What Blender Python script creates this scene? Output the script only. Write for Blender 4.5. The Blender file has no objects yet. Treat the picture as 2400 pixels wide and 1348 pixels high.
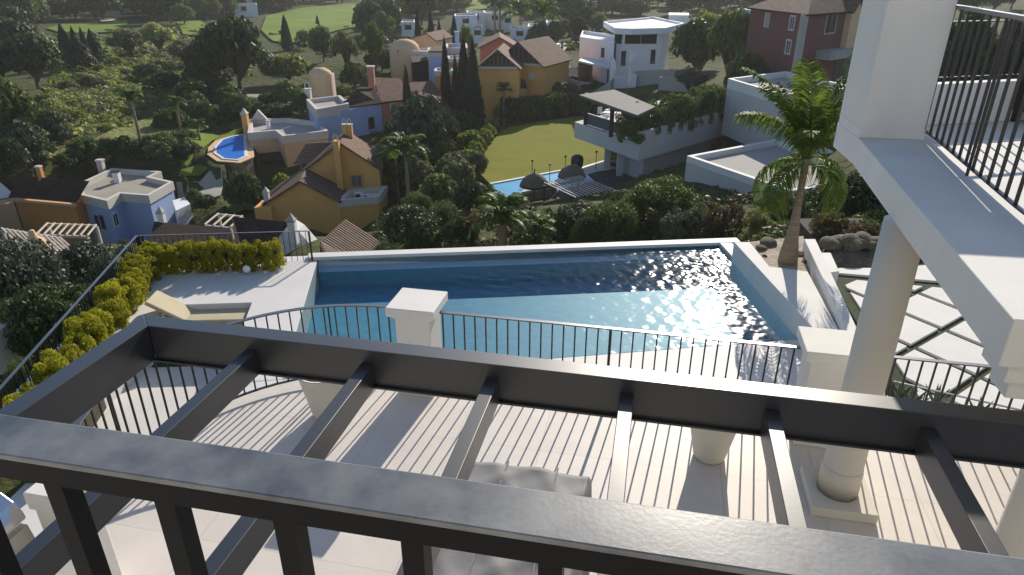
import bpy, bmesh, math, random
import numpy as np
from mathutils import Vector, Matrix
R = math.radians
SC = bpy.context.scene
COL = SC.collection

# ------------------------------------------------------------------ camera, sky, sun, exposure
EYE = 4.5                      # the eye is 4.5 m above the terrace floor (z = 0)
PITCH = 25.06
FPX = 1602.0                   # focal length in pixels of the 2400 px wide photograph
cd = bpy.data.cameras.new('camera'); cam = bpy.data.objects.new('camera', cd); COL.objects.link(cam)
cam.location = (0, 0, EYE); cam.rotation_euler = (R(90 - PITCH), 0, 0)
cd.sensor_width = 36; cd.lens = FPX / 2400 * 36; cd.clip_start = 0.05; cd.clip_end = 3000
SC.camera = cam
SUN_AZ, SUN_EL = 18.2, 25.5    # degrees right of the view, degrees up
W = bpy.data.worlds.new('World'); SC.world = W; W.use_nodes = True
nt = W.node_tree; nt.nodes.clear()
sky = nt.nodes.new('ShaderNodeTexSky'); sky.sky_type = 'NISHITA'; sky.sun_disc = False
sky.sun_elevation = R(SUN_EL); sky.sun_rotation = R(SUN_AZ); sky.dust_density = 0.25; sky.air_density = 0.8
bg = nt.nodes.new('ShaderNodeBackground'); bg.inputs['Strength'].default_value = 0.108
wo = nt.nodes.new('ShaderNodeOutputWorld')
nt.links.new(sky.outputs[0], bg.inputs['Color']); nt.links.new(bg.outputs[0], wo.inputs['Surface'])
sl = bpy.data.lights.new('sun', 'SUN'); sl.energy = 4.2; sl.angle = R(0.35); sl.color = (1.0, 0.91, 0.78)
so = bpy.data.objects.new('sun', sl); COL.objects.link(so)
sd = Vector((math.sin(R(SUN_AZ)) * math.cos(R(SUN_EL)), math.cos(R(SUN_AZ)) * math.cos(R(SUN_EL)), math.sin(R(SUN_EL))))
so.rotation_euler = sd.to_track_quat('Z', 'Y').to_euler(); so.location = sd * 60
SC.view_settings.view_transform = 'Standard'; SC.view_settings.look = 'None'
SC.view_settings.gamma = 1; SC.view_settings.use_curve_mapping = False
SC.view_settings.exposure = 0.45
SC.cycles.max_bounces = 6; SC.cycles.transparent_max_bounces = 12
SC.cycles.sample_clamp_indirect = 4.0

# ------------------------------------------------------------------ surveying: photograph pixel + known height or range -> place
_c, _s = math.cos(R(PITCH)), math.sin(R(PITCH))
def ray(px, py):
    u = 674.0 - py
    return px - 1200.0, u * _s + FPX * _c, u * _c - FPX * _s
def at(px, py, z):
    x, y, w = ray(px, py); t = (z - EYE) / w
    return Vector((x * t, y * t, z))
def rng(px, py, r):
    x, y, w = ray(px, py); t = r / math.hypot(x, y)
    return Vector((x * t, y * t, EYE + w * t))
HA = R(12)
def hb(a, b, z=0.0):           # house frame: a along the balcony, b away from it
    return Vector((a * math.cos(HA) + b * math.sin(HA), -a * math.sin(HA) + b * math.cos(HA), z))

# ------------------------------------------------------------------ materials
MATS = {}
def mat(name, col, rough=0.6, metal=0.0, spec=0.5, var=0.0, vscale=1.0, bump=0.0, bscale=30.0, col2=None, detail=4, coat=0.0, dist=0.01, stretch=None, objvar=0.0):
    m = bpy.data.materials.new(name); m.use_nodes = True
    n = m.node_tree.nodes; L = m.node_tree.links; b = n['Principled BSDF']
    b.inputs['Base Color'].default_value = (*col, 1); b.inputs['Roughness'].default_value = rough
    b.inputs['Metallic'].default_value = metal; b.inputs['Specular IOR Level'].default_value = spec
    if coat: b.inputs['Coat Weight'].default_value = coat; b.inputs['Coat Roughness'].default_value = 0.36
    tc = n.new('ShaderNodeTexCoord'); vec = tc.outputs['Object']
    if stretch:
        mp = n.new('ShaderNodeMapping'); mp.inputs['Scale'].default_value = stretch
        L.new(vec, mp.inputs['Vector']); vec = mp.outputs[0]
    last = None
    if var or col2:
        no = n.new('ShaderNodeTexNoise'); no.inputs['Scale'].default_value = vscale; no.inputs['Detail'].default_value = detail
        no.inputs['Roughness'].default_value = 0.62
        L.new(vec, no.inputs['Vector'])
        rp = n.new('ShaderNodeValToRGB'); rp.color_ramp.elements[0].position = 0.32; rp.color_ramp.elements[1].position = 0.68
        c2 = col2 or tuple(min(1, c * (1 + var)) for c in col)
        c1 = col if col2 else tuple(c * (1 - var) for c in col)
        rp.color_ramp.elements[0].color = (*c1, 1); rp.color_ramp.elements[1].color = (*c2, 1)
        L.new(no.outputs['Fac'], rp.inputs['Fac']); last = rp.outputs['Color']
    if objvar:
        oi = n.new('ShaderNodeObjectInfo'); mr = n.new('ShaderNodeMapRange')
        mr.inputs['To Min'].default_value = 1 - objvar; mr.inputs['To Max'].default_value = 1 + objvar
        L.new(oi.outputs['Random'], mr.inputs['Value'])
        mx = n.new('ShaderNodeMix'); mx.data_type = 'RGBA'; mx.blend_type = 'MULTIPLY'; mx.inputs['Factor'].default_value = 1
        if last: L.new(last, mx.inputs['A'])
        else: mx.inputs['A'].default_value = (*col, 1)
        L.new(mr.outputs[0], mx.inputs['B']); last = mx.outputs['Result']
    if last: L.new(last, b.inputs['Base Color'])
    if bump:
        nb = n.new('ShaderNodeTexNoise'); nb.inputs['Scale'].default_value = bscale; nb.inputs['Detail'].default_value = 5
        L.new(vec, nb.inputs['Vector'])
        bp = n.new('ShaderNodeBump'); bp.inputs['Strength'].default_value = bump; bp.inputs['Distance'].default_value = dist
        L.new(nb.outputs['Fac'], bp.inputs['Height']); L.new(bp.outputs['Normal'], b.inputs['Normal'])
    MATS[name] = m
    return m

def leafmat(name, c1, c2, trans=0.35, objv=0.22):
    m = bpy.data.materials.new(name); m.use_nodes = True
    n = m.node_tree.nodes; L = m.node_tree.links; b = n['Principled BSDF']; out = n['Material Output']
    geo = n.new('ShaderNodeNewGeometry'); oi = n.new('ShaderNodeObjectInfo')
    mx = n.new('ShaderNodeMix'); mx.data_type = 'RGBA'
    mx.inputs['A'].default_value = (*c1, 1); mx.inputs['B'].default_value = (*c2, 1)
    L.new(geo.outputs['Random Per Island'], mx.inputs['Factor'])
    mr = n.new('ShaderNodeMapRange'); mr.inputs['To Min'].default_value = 1 - objv; mr.inputs['To Max'].default_value = 1 + objv
    L.new(oi.outputs['Random'], mr.inputs['Value'])
    m2 = n.new('ShaderNodeMix'); m2.data_type = 'RGBA'; m2.blend_type = 'MULTIPLY'; m2.inputs['Factor'].default_value = 1
    L.new(mx.outputs['Result'], m2.inputs['A']); L.new(mr.outputs[0], m2.inputs['B'])
    L.new(m2.outputs['Result'], b.inputs['Base Color']); b.inputs['Roughness'].default_value = 0.55
    b.inputs['Specular IOR Level'].default_value = 0.3
    tr = n.new('ShaderNodeBsdfTranslucent'); L.new(m2.outputs['Result'], tr.inputs['Color'])
    ms = n.new('ShaderNodeMixShader'); ms.inputs['Fac'].default_value = trans
    L.new(b.outputs[0], ms.inputs[1]); L.new(tr.outputs[0], ms.inputs[2]); L.new(ms.outputs[0], out.inputs['Surface'])
    MATS[name] = m
    return m

def tilemat(name, c1, c2, scale=3.2):     # clay roof tiles seen from far: ribs as relief, each tile its own tone
    m = mat(name, c1, 0.85, spec=0.2)
    n = m.node_tree.nodes; L = m.node_tree.links; b = n['Principled BSDF']
    tc = n.new('ShaderNodeTexCoord')
    br = n.new('ShaderNodeTexBrick'); br.inputs['Scale'].default_value = scale
    br.inputs['Color1'].default_value = (*c1, 1); br.inputs['Color2'].default_value = (*c2, 1)
    br.inputs['Mortar'].default_value = (*(c * 0.45 for c in c1), 1); br.inputs['Mortar Size'].default_value = 0.03
    br.inputs['Brick Width'].default_value = 1.1; br.inputs['Row Height'].default_value = 0.7
    no = n.new('ShaderNodeTexNoise'); no.inputs['Scale'].default_value = 1.3; no.inputs['Detail'].default_value = 5
    mx = n.new('ShaderNodeMix'); mx.data_type = 'RGBA'; mx.blend_type = 'MULTIPLY'; mx.inputs['Factor'].default_value = 0.6
    rp = n.new('ShaderNodeValToRGB'); rp.color_ramp.elements[0].color = (0.45, 0.45, 0.45, 1); rp.color_ramp.elements[1].color = (1.3, 1.25, 1.2, 1)
    L.new(tc.outputs['UV'], br.inputs['Vector']); L.new(tc.outputs['Object'], no.inputs['Vector'])
    L.new(no.outputs['Fac'], rp.inputs['Fac']); L.new(br.outputs['Color'], mx.inputs['A']); L.new(rp.outputs['Color'], mx.inputs['B'])
    L.new(mx.outputs['Result'], b.inputs['Base Color'])
    bp = n.new('ShaderNodeBump'); bp.inputs['Strength'].default_value = 0.8; bp.inputs['Distance'].default_value = 0.06
    L.new(br.outputs['Fac'], bp.inputs['Height']); bp.invert = True; L.new(bp.outputs['Normal'], b.inputs['Normal'])
    return m

mat('white', (0.74, 0.72, 0.68), 0.75, var=0.05, vscale=1.7, bump=0.16, bscale=70, spec=0.25, stretch=(1, 1, 0.3), detail=7)
mat('white_cool', (0.82, 0.81, 0.82), 0.75, var=0.05, vscale=0.5, spec=0.25)
mat('cream', (0.66, 0.62, 0.54), 0.75, var=0.04, vscale=0.9, bump=0.1, bscale=80, spec=0.25)
mat('floor_tile', (0.66, 0.61, 0.56), 0.5, var=0.05, vscale=2.5, bump=0.05, bscale=60, spec=0.3, objvar=0.025)
mat('deck', (0.68, 0.66, 0.63), 0.6, var=0.05, vscale=0.9, bump=0.08, bscale=70, spec=0.3)
mat('grout', (0.50, 0.47, 0.44), 0.9)
mat('pergola_metal', (0.011, 0.014, 0.021), 0.45, metal=0.0, spec=0.5, coat=0.75, var=0.10, vscale=3.0, bump=0.03, bscale=50)
mat('rail_metal', (0.012, 0.013, 0.016), 0.4, spec=0.5)
mat('hand_metal', (0.035, 0.038, 0.046), 0.34, metal=0.0, spec=0.8, coat=1.0, var=0.12, vscale=5)
mat('near_rail', (0.050, 0.060, 0.074), 0.34, metal=0.0, spec=0.8, col2=(0.165, 0.172, 0.180), vscale=12, bump=0.22, bscale=160, detail=9, dist=0.0006)
mat('near_bar', (0.003, 0.0035, 0.005), 0.5, spec=0.15)
mat('villa_grey', (0.52, 0.51, 0.50), 0.8, var=0.05, vscale=0.5, spec=0.2)
mat('pot', (0.62, 0.58, 0.5), 0.55, var=0.05, vscale=3)
mat('soil', (0.06, 0.045, 0.03), 0.95, var=0.4, vscale=14, bump=0.6, bscale=40)
mat('sand', (0.40, 0.34, 0.26), 0.95, var=0.25, vscale=3, bump=0.8, bscale=14, dist=0.05)
mat('rock', (0.15, 0.12, 0.085), 0.9, var=0.4, vscale=5, bump=0.8, bscale=9, dist=0.05)
mat('cushion', (0.50, 0.43, 0.28), 0.8, var=0.05, vscale=4, bump=0.2, bscale=120)
mat('cover', (0.16, 0.16, 0.168), 0.7, var=0.08, vscale=2.2, bump=0.25, bscale=7, dist=0.02)
mat('steel', (0.62, 0.63, 0.64), 0.16, metal=1.0)
mat('steel_dull', (0.5, 0.48, 0.42), 0.35, metal=0.9)
mat('dark', (0.02, 0.02, 0.023), 0.5)
mat('pool_floor', (0.006, 0.135, 0.225), 0.6, col2=(0.010, 0.190, 0.290), vscale=5)
mat('pool_wall', (0.010, 0.150, 0.235), 0.6)
mat('ledge', (0.30, 0.42, 0.52), 0.6)
mat('house_back', (0.46, 0.45, 0.42), 0.8)
mat('far_pool', (0.015, 0.16, 0.62), 0.35, col2=(0.02, 0.20, 0.70), vscale=1.2, spec=0.4)
mat('villa_pool', (0.06, 0.36, 0.62), 0.3, col2=(0.09, 0.44, 0.68), vscale=1.0, spec=0.4)
mat('hedge_strip', (0.045, 0.065, 0.018), 0.9, var=0.5, vscale=22, bump=1.0, bscale=60, dist=0.05)
mat('orange', (0.78, 0.42, 0.13), 0.85, var=0.07, vscale=0.6, spec=0.2)
mat('orange_deep', (0.68, 0.31, 0.10), 0.85, var=0.08, vscale=0.6, spec=0.2)
mat('peach', (0.72, 0.48, 0.28), 0.85, var=0.07, vscale=0.5, spec=0.2)
mat('terracotta', (0.50, 0.21, 0.13), 0.85, var=0.08, vscale=0.6, spec=0.2)
mat('blue', (0.36, 0.46, 0.72), 0.85, var=0.06, vscale=0.6, spec=0.2)
mat('brick_red', (0.20, 0.085, 0.075), 0.85, var=0.10, vscale=1.5, spec=0.2)
mat('trim', (0.62, 0.58, 0.52), 0.8, var=0.05, vscale=0.8, spec=0.2)
mat('roof_deck', (0.36, 0.33, 0.27), 0.9, var=0.12, vscale=0.5, spec=0.2)
mat('gravel_roof', (0.42, 0.39, 0.36), 0.9, var=0.08, vscale=0.4, spec=0.2)
tilemat('tile_brown', (0.16, 0.095, 0.07), (0.22, 0.14, 0.10))
tilemat('tile_dark', (0.060, 0.038, 0.033), (0.085, 0.055, 0.046))
tilemat('tile_red', (0.15, 0.075, 0.06), (0.22, 0.12, 0.095))
mat('wood', (0.22, 0.145, 0.105), 0.8, var=0.2, vscale=4, objvar=0.15)
mat('wood_pale', (0.55, 0.47, 0.40), 0.8, var=0.15, vscale=4, objvar=0.12)
mat('wood_dark', (0.05, 0.036, 0.03), 0.75, var=0.2, vscale=3)
mat('glass', (0.015, 0.018, 0.024), 0.08, spec=0.6)
mat('glass_grey', (0.10, 0.12, 0.15), 0.12, spec=0.6)
mat('frame', (0.72, 0.72, 0.70), 0.6)
mat('frame_dark', (0.03, 0.03, 0.035), 0.5)
mat('bark', (0.11, 0.085, 0.06), 0.95, var=0.3, vscale=6, bump=0.6, bscale=18)
mat('palm_trunk', (0.25, 0.19, 0.125), 0.9, var=0.25, vscale=2.0, bump=0.7, bscale=3.0, stretch=(1, 1, 9), dist=0.03)
mat('road', (0.43, 0.40, 0.36), 0.9, var=0.10, vscale=0.5)
mat('plaza', (0.33, 0.32, 0.26), 0.9, var=0.12, vscale=0.6)
mat('lawn', (0.17, 0.185, 0.020), 0.95, col2=(0.22, 0.215, 0.026), vscale=0.35, bump=0.5, bscale=9, detail=8, dist=0.05, spec=0.1)
mat('golf', (0.13, 0.20, 0.028), 0.95, col2=(0.20, 0.265, 0.045), vscale=0.07, bump=0.4, bscale=3, detail=8, spec=0.1)
mat('ground', (0.050, 0.060, 0.020), 0.97, col2=(0.095, 0.100, 0.036), vscale=0.10, bump=1.0, bscale=0.8, detail=9, dist=0.5, spec=0.1)
mat('bank', (0.15, 0.165, 0.050), 0.97, col2=(0.26, 0.255, 0.095), vscale=0.35, bump=1.0, bscale=2.2, detail=9, dist=0.3, spec=0.1)
mat('canopy', (0.11, 0.105, 0.10), 0.85, var=0.1, vscale=0.5)
mat('shaded_paving', (0.06, 0.06, 0.062), 0.8, var=0.2, vscale=1)  # dark tile with the villa's shade put into its colour
mat('stone', (0.30, 0.24, 0.17), 0.9, var=0.3, vscale=3, bump=0.6, bscale=6, objvar=0.25)
mat('thatch', (0.16, 0.13, 0.09), 0.95, var=0.3, vscale=8, bump=0.8, bscale=30)
mat('concrete', (0.40, 0.38, 0.35), 0.85, var=0.10, vscale=0.8)
mat('flag', (0.8, 0.8, 0.8), 0.7)
mat('car_dark', (0.02, 0.02, 0.025), 0.3, coat=0.5)
mat('skin', (0.35, 0.2, 0.14), 0.6)
mat('cloth', (0.05, 0.05, 0.06), 0.9)
leafmat('leaf_dark', (0.026, 0.050, 0.016), (0.072, 0.108, 0.028), 0.30)
leafmat('leaf_mid', (0.062, 0.105, 0.022), (0.150, 0.195, 0.042), 0.40)
leafmat('leaf_olive', (0.095, 0.115, 0.042), (0.20, 0.21, 0.080), 0.42)
leafmat('leaf_pale', (0.19, 0.225, 0.065), (0.38, 0.40, 0.12), 0.5)
leafmat('leaf_grey', (0.045, 0.065, 0.040), (0.10, 0.125, 0.080), 0.25)
leafmat('leaf_yellow', (0.19, 0.21, 0.012), (0.48, 0.44, 0.030), 0.5, 0.15)
leafmat('leaf_lime', (0.12, 0.17, 0.022), (0.28, 0.32, 0.048), 0.48)
leafmat('leaf_brown', (0.075, 0.055, 0.026), (0.15, 0.105, 0.042), 0.3)
leafmat('leaf_palm', (0.060, 0.110, 0.014), (0.17, 0.23, 0.030), 0.45, 0.1)
leafmat('leaf_cypress', (0.010, 0.020, 0.010), (0.026, 0.042, 0.018), 0.15, 0.15)
leafmat('leaf_blossom', (0.30, 0.30, 0.27), (0.62, 0.62, 0.58), 0.3)

def watermat(name, tint, bump, s1, s2, rough=0.035):
    m = bpy.data.materials.new(name); m.use_nodes = True
    n = m.node_tree.nodes; L = m.node_tree.links; n.clear()
    out = n.new('ShaderNodeOutputMaterial'); mix = n.new('ShaderNodeMixShader')
    tr = n.new('ShaderNodeBsdfTransparent'); tr.inputs['Color'].default_value = (*tint, 1)
    gl = n.new('ShaderNodeBsdfGlossy'); gl.inputs["Roughness"].default_value = rough - 0.02
    fr = n.new('ShaderNodeLayerWeight'); fr.inputs['Blend'].default_value = 0.5
    pw = n.new('ShaderNodeMath'); pw.operation = 'POWER'; pw.inputs[1].default_value = 5.0
    ma = n.new('ShaderNodeMath'); ma.operation = 'MULTIPLY_ADD'; ma.inputs[1].default_value = 0.14; ma.inputs[2].default_value = 0.022
    L.new(fr.outputs['Facing'], pw.inputs[0]); L.new(pw.outputs[0], ma.inputs[0])
    tc = n.new('ShaderNodeTexCoord')
    L.new(ma.outputs[0], mix.inputs['Fac']); L.new(tr.outputs[0], mix.inputs[1]); L.new(gl.outputs[0], mix.inputs[2])
    L.new(mix.outputs[0], out.inputs['Surface'])
    MATS[name] = m
watermat('water', (0.82, 0.94, 0.98), 0, 0, 0, 0.15)

# ------------------------------------------------------------------ builders
def cross2(o, a, b): return (a[0]-o[0])*(b[1]-o[1]) - (a[1]-o[1])*(b[0]-o[0])
def ccw(poly):
    s = sum(poly[i][0]*poly[(i+1) % len(poly)][1] - poly[(i+1) % len(poly)][0]*poly[i][1] for i in range(len(poly)))
    return list(poly) if s > 0 else list(poly)[::-1]
class MB:
    def __init__(s): s.v = []; s.f = []
    def add(s, vs, fs):
        o = len(s.v); s.v += [tuple(v) for v in vs]; s.f += [tuple(i + o for i in f) for f in fs]; return s
    def box(s, x0, y0, z0, x1, y1, z1):
        return s.add([(x0,y0,z0),(x1,y0,z0),(x1,y1,z0),(x0,y1,z0),(x0,y0,z1),(x1,y0,z1),(x1,y1,z1),(x0,y1,z1)],
                     [(0,3,2,1),(4,5,6,7),(0,1,5,4),(1,2,6,5),(2,3,7,6),(3,0,4,7)])
    def prism(s, poly, z0, z1):
        p = ccw([(q[0], q[1]) for q in poly]); n = len(p)
        return s.add([(x,y,z0) for x,y in p] + [(x,y,z1) for x,y in p],
                     [tuple(range(n))[::-1], tuple(range(n, 2*n))] + [(i,(i+1)%n,n+(i+1)%n,n+i) for i in range(n)])
    def ring(s, poly, inset, z0, z1):              # a wall standing on the edge of a polygon
        p = ccw([(q[0], q[1]) for q in poly]); q = offset(p, -inset); n = len(p)
        vs = [(x,y,z0) for x,y in p]+[(x,y,z1) for x,y in p]+[(x,y,z1) for x,y in q]+[(x,y,z0) for x,y in q]
        fs = []
        for i in range(n):
            j = (i+1) % n
            fs += [(i,j,n+j,n+i),(n+i,n+j,2*n+j,2*n+i),(2*n+i,2*n+j,3*n+j,3*n+i),(3*n+i,3*n+j,j,i)]
        return s.add(vs, fs)
    def face(s, pts): return s.add(pts, [tuple(range(len(pts)))])
    def slab(s, pts, t):                           # plate of thickness t below the polygon pts
        P = [Vector(p) for p in pts]; nrm = (P[1]-P[0]).cross(P[2]-P[0]).normalized()
        if nrm.z < 0: P = P[::-1]; nrm = -nrm
        n = len(P)
        return s.add([tuple(p) for p in P] + [tuple(p - nrm*t) for p in P],
                     [tuple(range(n)), tuple(range(n,2*n))[::-1]] + [(i,n+i,n+(i+1)%n,(i+1)%n) for i in range(n)])
    def bar(s, p, q, w, h, up=(0,0,1)):
        p, q = Vector(p), Vector(q); d = (q-p).normalized(); u = Vector(up)
        x = d.cross(u)
        if x.length < 1e-4: x = d.cross(Vector((1,0,0)))
        x.normalize(); y = x.cross(d).normalized(); x *= w/2; y *= h/2
        c = [(-1,-1),(1,-1),(1,1),(-1,1)]
        return s.add([tuple(p + x*a + y*b) for a,b in c] + [tuple(q + x*a + y*b) for a,b in c],
                     [(0,3,2,1),(4,5,6,7),(0,1,5,4),(1,2,6,5),(2,3,7,6),(3,0,4,7)][::1])
    def path(s, pts, w, h):                        # a flat bar swept level along a path
        P = [Vector(p) for p in pts]; n = len(P); vs = []
        for i in range(n):
            d = (P[min(i+1,n-1)] - P[max(i-1,0)]); d.z = 0; d.normalize(); x = Vector((d.y, -d.x, 0)) * (w/2)
            for a, b in ((-1,0),(1,0),(1,1),(-1,1)): vs.append(tuple(P[i] + x*a + Vector((0,0,(b-1)*h))))
        fs = [(0,3,2,1), tuple(4*(n-1)+k for k in (0,1,2,3))]
        for i in range(n-1):
            for k in range(4): fs.append((4*i+k, 4*i+(k+1)%4, 4*i+4+(k+1)%4, 4*i+4+k))
        return s.add(vs, fs)
    def tube(s, pts, rad, n=8):
        P = [Vector(p) for p in pts]; rad = [rad]*len(P) if not isinstance(rad, (list,tuple)) else rad; vs = []
        for i, p in enumerate(P):
            d = (P[min(i+1,len(P)-1)] - P[max(i-1,0)]).normalized()
            x = d.cross(Vector((0.31,0.95,0.05)) if abs(d.z) > 0.6 else Vector((0,0,1))).normalized(); y = d.cross(x)
            for k in range(n): vs.append(tuple(p + (x*math.cos(2*math.pi*k/n) + y*math.sin(2*math.pi*k/n))*rad[i]))
        m = len(P); fs = [tuple(range(n))[::-1], tuple(range((m-1)*n, m*n))]
        for i in range(m-1):
            for k in range(n): fs.append((i*n+k, i*n+(k+1)%n, (i+1)*n+(k+1)%n, (i+1)*n+k))
        return s.add(vs, fs)
    def lathe(s, prof, n=24, c=(0,0)):             # profile [(r,z)] around a vertical axis
        vs = [(c[0]+r*math.cos(2*math.pi*k/n), c[1]+r*math.sin(2*math.pi*k/n), z) for r,z in prof for k in range(n)]
        fs = []
        for i in range(len(prof)-1):
            for k in range(n): fs.append((i*n+k, i*n+(k+1)%n, (i+1)*n+(k+1)%n, (i+1)*n+k))
        if prof[0][0] > 1e-6: fs.append(tuple(range(n))[::-1])
        m = len(prof)-1
        if prof[m][0] > 1e-6: fs.append(tuple(range(m*n, m*n+n)))
        return s.add(vs, fs)
    def mesh(s, name, m, smooth=False):
        me = bpy.data.meshes.new(name); me.from_pydata(s.v, [], s.f); me.validate(); me.update()
        bm = bmesh.new(); bm.from_mesh(me); bmesh.ops.recalc_face_normals(bm, faces=bm.faces); bm.to_mesh(me); bm.free()
        if smooth:
            me.polygons.foreach_set('use_smooth', [True]*len(me.polygons))
        if m: me.materials.append(MATS[m])
        return me
    def build(s, name, m, parent=None, smooth=False, bevel=0.0, org=None):
        if org is not None:
            s.v = [(x-org[0], y-org[1], z-org[2]) for x,y,z in s.v]
        me = s.mesh(name, m, smooth); o = bpy.data.objects.new(name, me); COL.objects.link(o)
        if parent: o.parent = parent
        if org is not None: o.location = org
        if bevel:
            b = o.modifiers.new('bevel', 'BEVEL'); b.width = bevel; b.segments = 2; b.limit_method = 'ANGLE'; b.angle_limit = R(40)
        if smooth:
            try:
                md = o.modifiers.new('ws', 'WEIGHTED_NORMAL')
            except Exception: pass
        return o
def offset(p, d):                                   # offset a ccw polygon outward by d
    n = len(p); r = []
    for i in range(n):
        a, b, c = Vector(p[i-1]).to_2d(), Vector(p[i]).to_2d(), Vector(p[(i+1) % n]).to_2d()
        u = (b-a).normalized(); w = (c-b).normalized()
        n1 = Vector((u.y,-u.x)); n2 = Vector((w.y,-w.x)); k = 1 + n1.dot(n2)
        m = (n1+n2) / max(k, 0.25)
        r.append(tuple(b + m*d))
    return r
def tag(o, label=None, cat=None, group=None, kind=None):
    if label: o['label'] = label
    if cat: o['category'] = cat
    if group: o['group'] = group
    if kind: o['kind'] = kind
    return o
def thing(name, loc, label, cat, group=None, rz=0.0):
    o = bpy.data.objects.new(name, None); COL.objects.link(o); o.empty_display_size = 0.2
    o.location = loc; o.rotation_euler = (0,0,rz); return tag(o, label, cat, group)
def part(name, mesh, parent, m=None, loc=(0,0,0), rot=(0,0,0), scale=(1,1,1)):
    o = bpy.data.objects.new(name, mesh); COL.objects.link(o)
    if parent: o.parent = parent
    o.location = loc; o.rotation_euler = rot; o.scale = scale
    if m:
        o.material_slots[0].link = 'OBJECT'; o.material_slots[0].material = MATS[m]
    return o
def struct(o): o['kind'] = 'structure'; return o
def rel(pts, o): return [tuple(Vector(p) - o) for p in pts]
def npmesh(name, V, F, m):                          # fast mesh of quads
    me = bpy.data.meshes.new(name); V = np.asarray(V, np.float32); F = np.asarray(F, np.int32)
    me.vertices.add(len(V)); me.vertices.foreach_set('co', V.ravel())
    me.loops.add(F.size); me.loops.foreach_set('vertex_index', F.ravel())
    k = F.shape[1]; me.polygons.add(len(F))
    me.polygons.foreach_set('loop_start', np.arange(0, F.size, k, dtype=np.int32))
    me.polygons.foreach_set('loop_total', np.full(len(F), k, np.int32))
    me.update(calc_edges=True)
    if m: me.materials.append(MATS[m])
    return me
def clip_cell(poly, cell):                          # polygon clipped by a convex ccw cell
    out = [tuple(p) for p in poly]
    for i in range(len(cell)):
        a, b = cell[i], cell[(i+1) % len(cell)]; inp = out; out = []
        for j in range(len(inp)):
            p, q = inp[j-1], inp[j]; cp, cq = cross2(a,b,p), cross2(a,b,q)
            if cq >= 0:
                if cp < 0: t = cp/(cp-cq); out.append((p[0]+(q[0]-p[0])*t, p[1]+(q[1]-p[1])*t))
                out.append(q)
            elif cp >= 0: t = cp/(cp-cq); out.append((p[0]+(q[0]-p[0])*t, p[1]+(q[1]-p[1])*t))
        if not out: return []
    return out
def parea(p): return abs(sum(p[i-1][0]*p[i][1]-p[i][0]*p[i-1][1] for i in range(len(p))))/2
ORD = ['first','second','third','fourth','fifth','sixth','seventh','eighth','ninth','tenth','eleventh','twelfth','thirteenth','fourteenth','fifteenth','sixteenth']
# ------------------------------------------------------------------ terrain
CTRL = [(0,0,330),(300,0,330),(600,0,340),(900,0,330),(1200,0,320),(1500,0,300),(1800,0,280),(2200,0,280),(2400,0,280),
 (0,60,210),(300,60,200),(620,60,200),(880,40,230),(1100,40,220),(1400,60,175),(1700,60,150),(2100,60,150),
 (0,120,150),(200,110,160),(450,120,150),(700,110,150),(900,120,142),(1150,110,150),(1300,100,140),
 (1290,150,112),(1340,170,104),(1450,190,98),(1600,200,90),(1750,190,88),(1900,190,90),(2150,190,90),(2400,190,90),
 (0,220,105),(200,220,102),(400,230,100),(600,230,98),(760,250,92),(900,300,84),(1000,300,84),(1100,290,84),(1200,285,83),(1330,240,84),
 (0,330,80),(200,330,80),(400,330,78),(540,350,76),(480,430,70),(300,420,71),(620,410,72),
 (50,520,64),(360,540,61),(200,560,60),(800,550,56),(700,560,54),(900,480,60),(950,400,67),(1000,500,48),(1060,430,58),(1000,590,34),(900,600,37),
 (1410,395,62),(1550,400,57),(1650,470,44),(1800,480,41),(1280,560,32),(1150,570,33),(1500,560,32),(1700,560,28),(1900,580,23),(2040,620,20),(2300,500,30),(2300,350,50),
 (100,700,31),(0,900,18),(200,640,40),(450,610,40),(620,620,37),(730,615,35),(-300,500,60),(-300,300,90),(2700,400,45),(2700,200,90)]
_cx = []
for (px, py, r) in CTRL:
    p = rng(px, py, r); _cx.append((math.atan2(p.x, p.y), math.log(r), p.z))
for a in range(-180, 181, 20):
    _cx.append((R(a), math.log(600), 0.0)); _cx.append((R(a), math.log(1000), 6.0))
    if abs(a) > 60: _cx += [(R(a), math.log(r), -6.0) for r in (15, 40, 120, 300)]
    if abs(a) <= 80: _cx += [(R(a), math.log(17.5), -5.0)]
_cx = np.array(_cx)
AZ = np.concatenate([np.arange(-180, -60, 6.0), np.arange(-60, 60.01, 0.4), np.arange(66, 181, 6.0)]) * math.pi/180
RR = np.exp(np.linspace(math.log(13), math.log(1000), 300))
PADS = []
def terr_raw():
    A, Lr = np.meshgrid(AZ, np.log(RR), indexing='ij'); Z = np.zeros_like(A); Wt = np.zeros_like(A)
    for (a, l, z) in _cx:
        d2 = ((A-a)*1.7)**2 + ((Lr-l)*1.0)**2 + 0.0012
        w = d2**-2.2; Z += w*z; Wt += w
    Z /= Wt
    near = np.clip((17.5 - RR)/2.5, 0, 1)[None, :]
    return Z*(1-near) + (-5.0)*near
ZG = terr_raw()
XG = np.sin(AZ)[:,None]*RR[None,:]; YG = np.cos(AZ)[:,None]*RR[None,:]
_rs = np.random.RandomState(3)
def inpoly(X, Y, poly):
    ins = np.zeros(X.shape, bool); n = len(poly)
    for i in range(n):
        x0,y0 = poly[i-1][:2]; x1,y1 = poly[i][:2]
        c = ((y0 > Y) != (y1 > Y)) & (X < (x1-x0)*(Y-y0)/((y1-y0) or 1e-9) + x0)
        ins ^= c
    return ins
def pad(poly, z):                                   # level the ground under a polygon
    q = offset(ccw([(p[0],p[1]) for p in poly]), 1.2)
    ZG[inpoly(XG, YG, q)] = z
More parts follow.
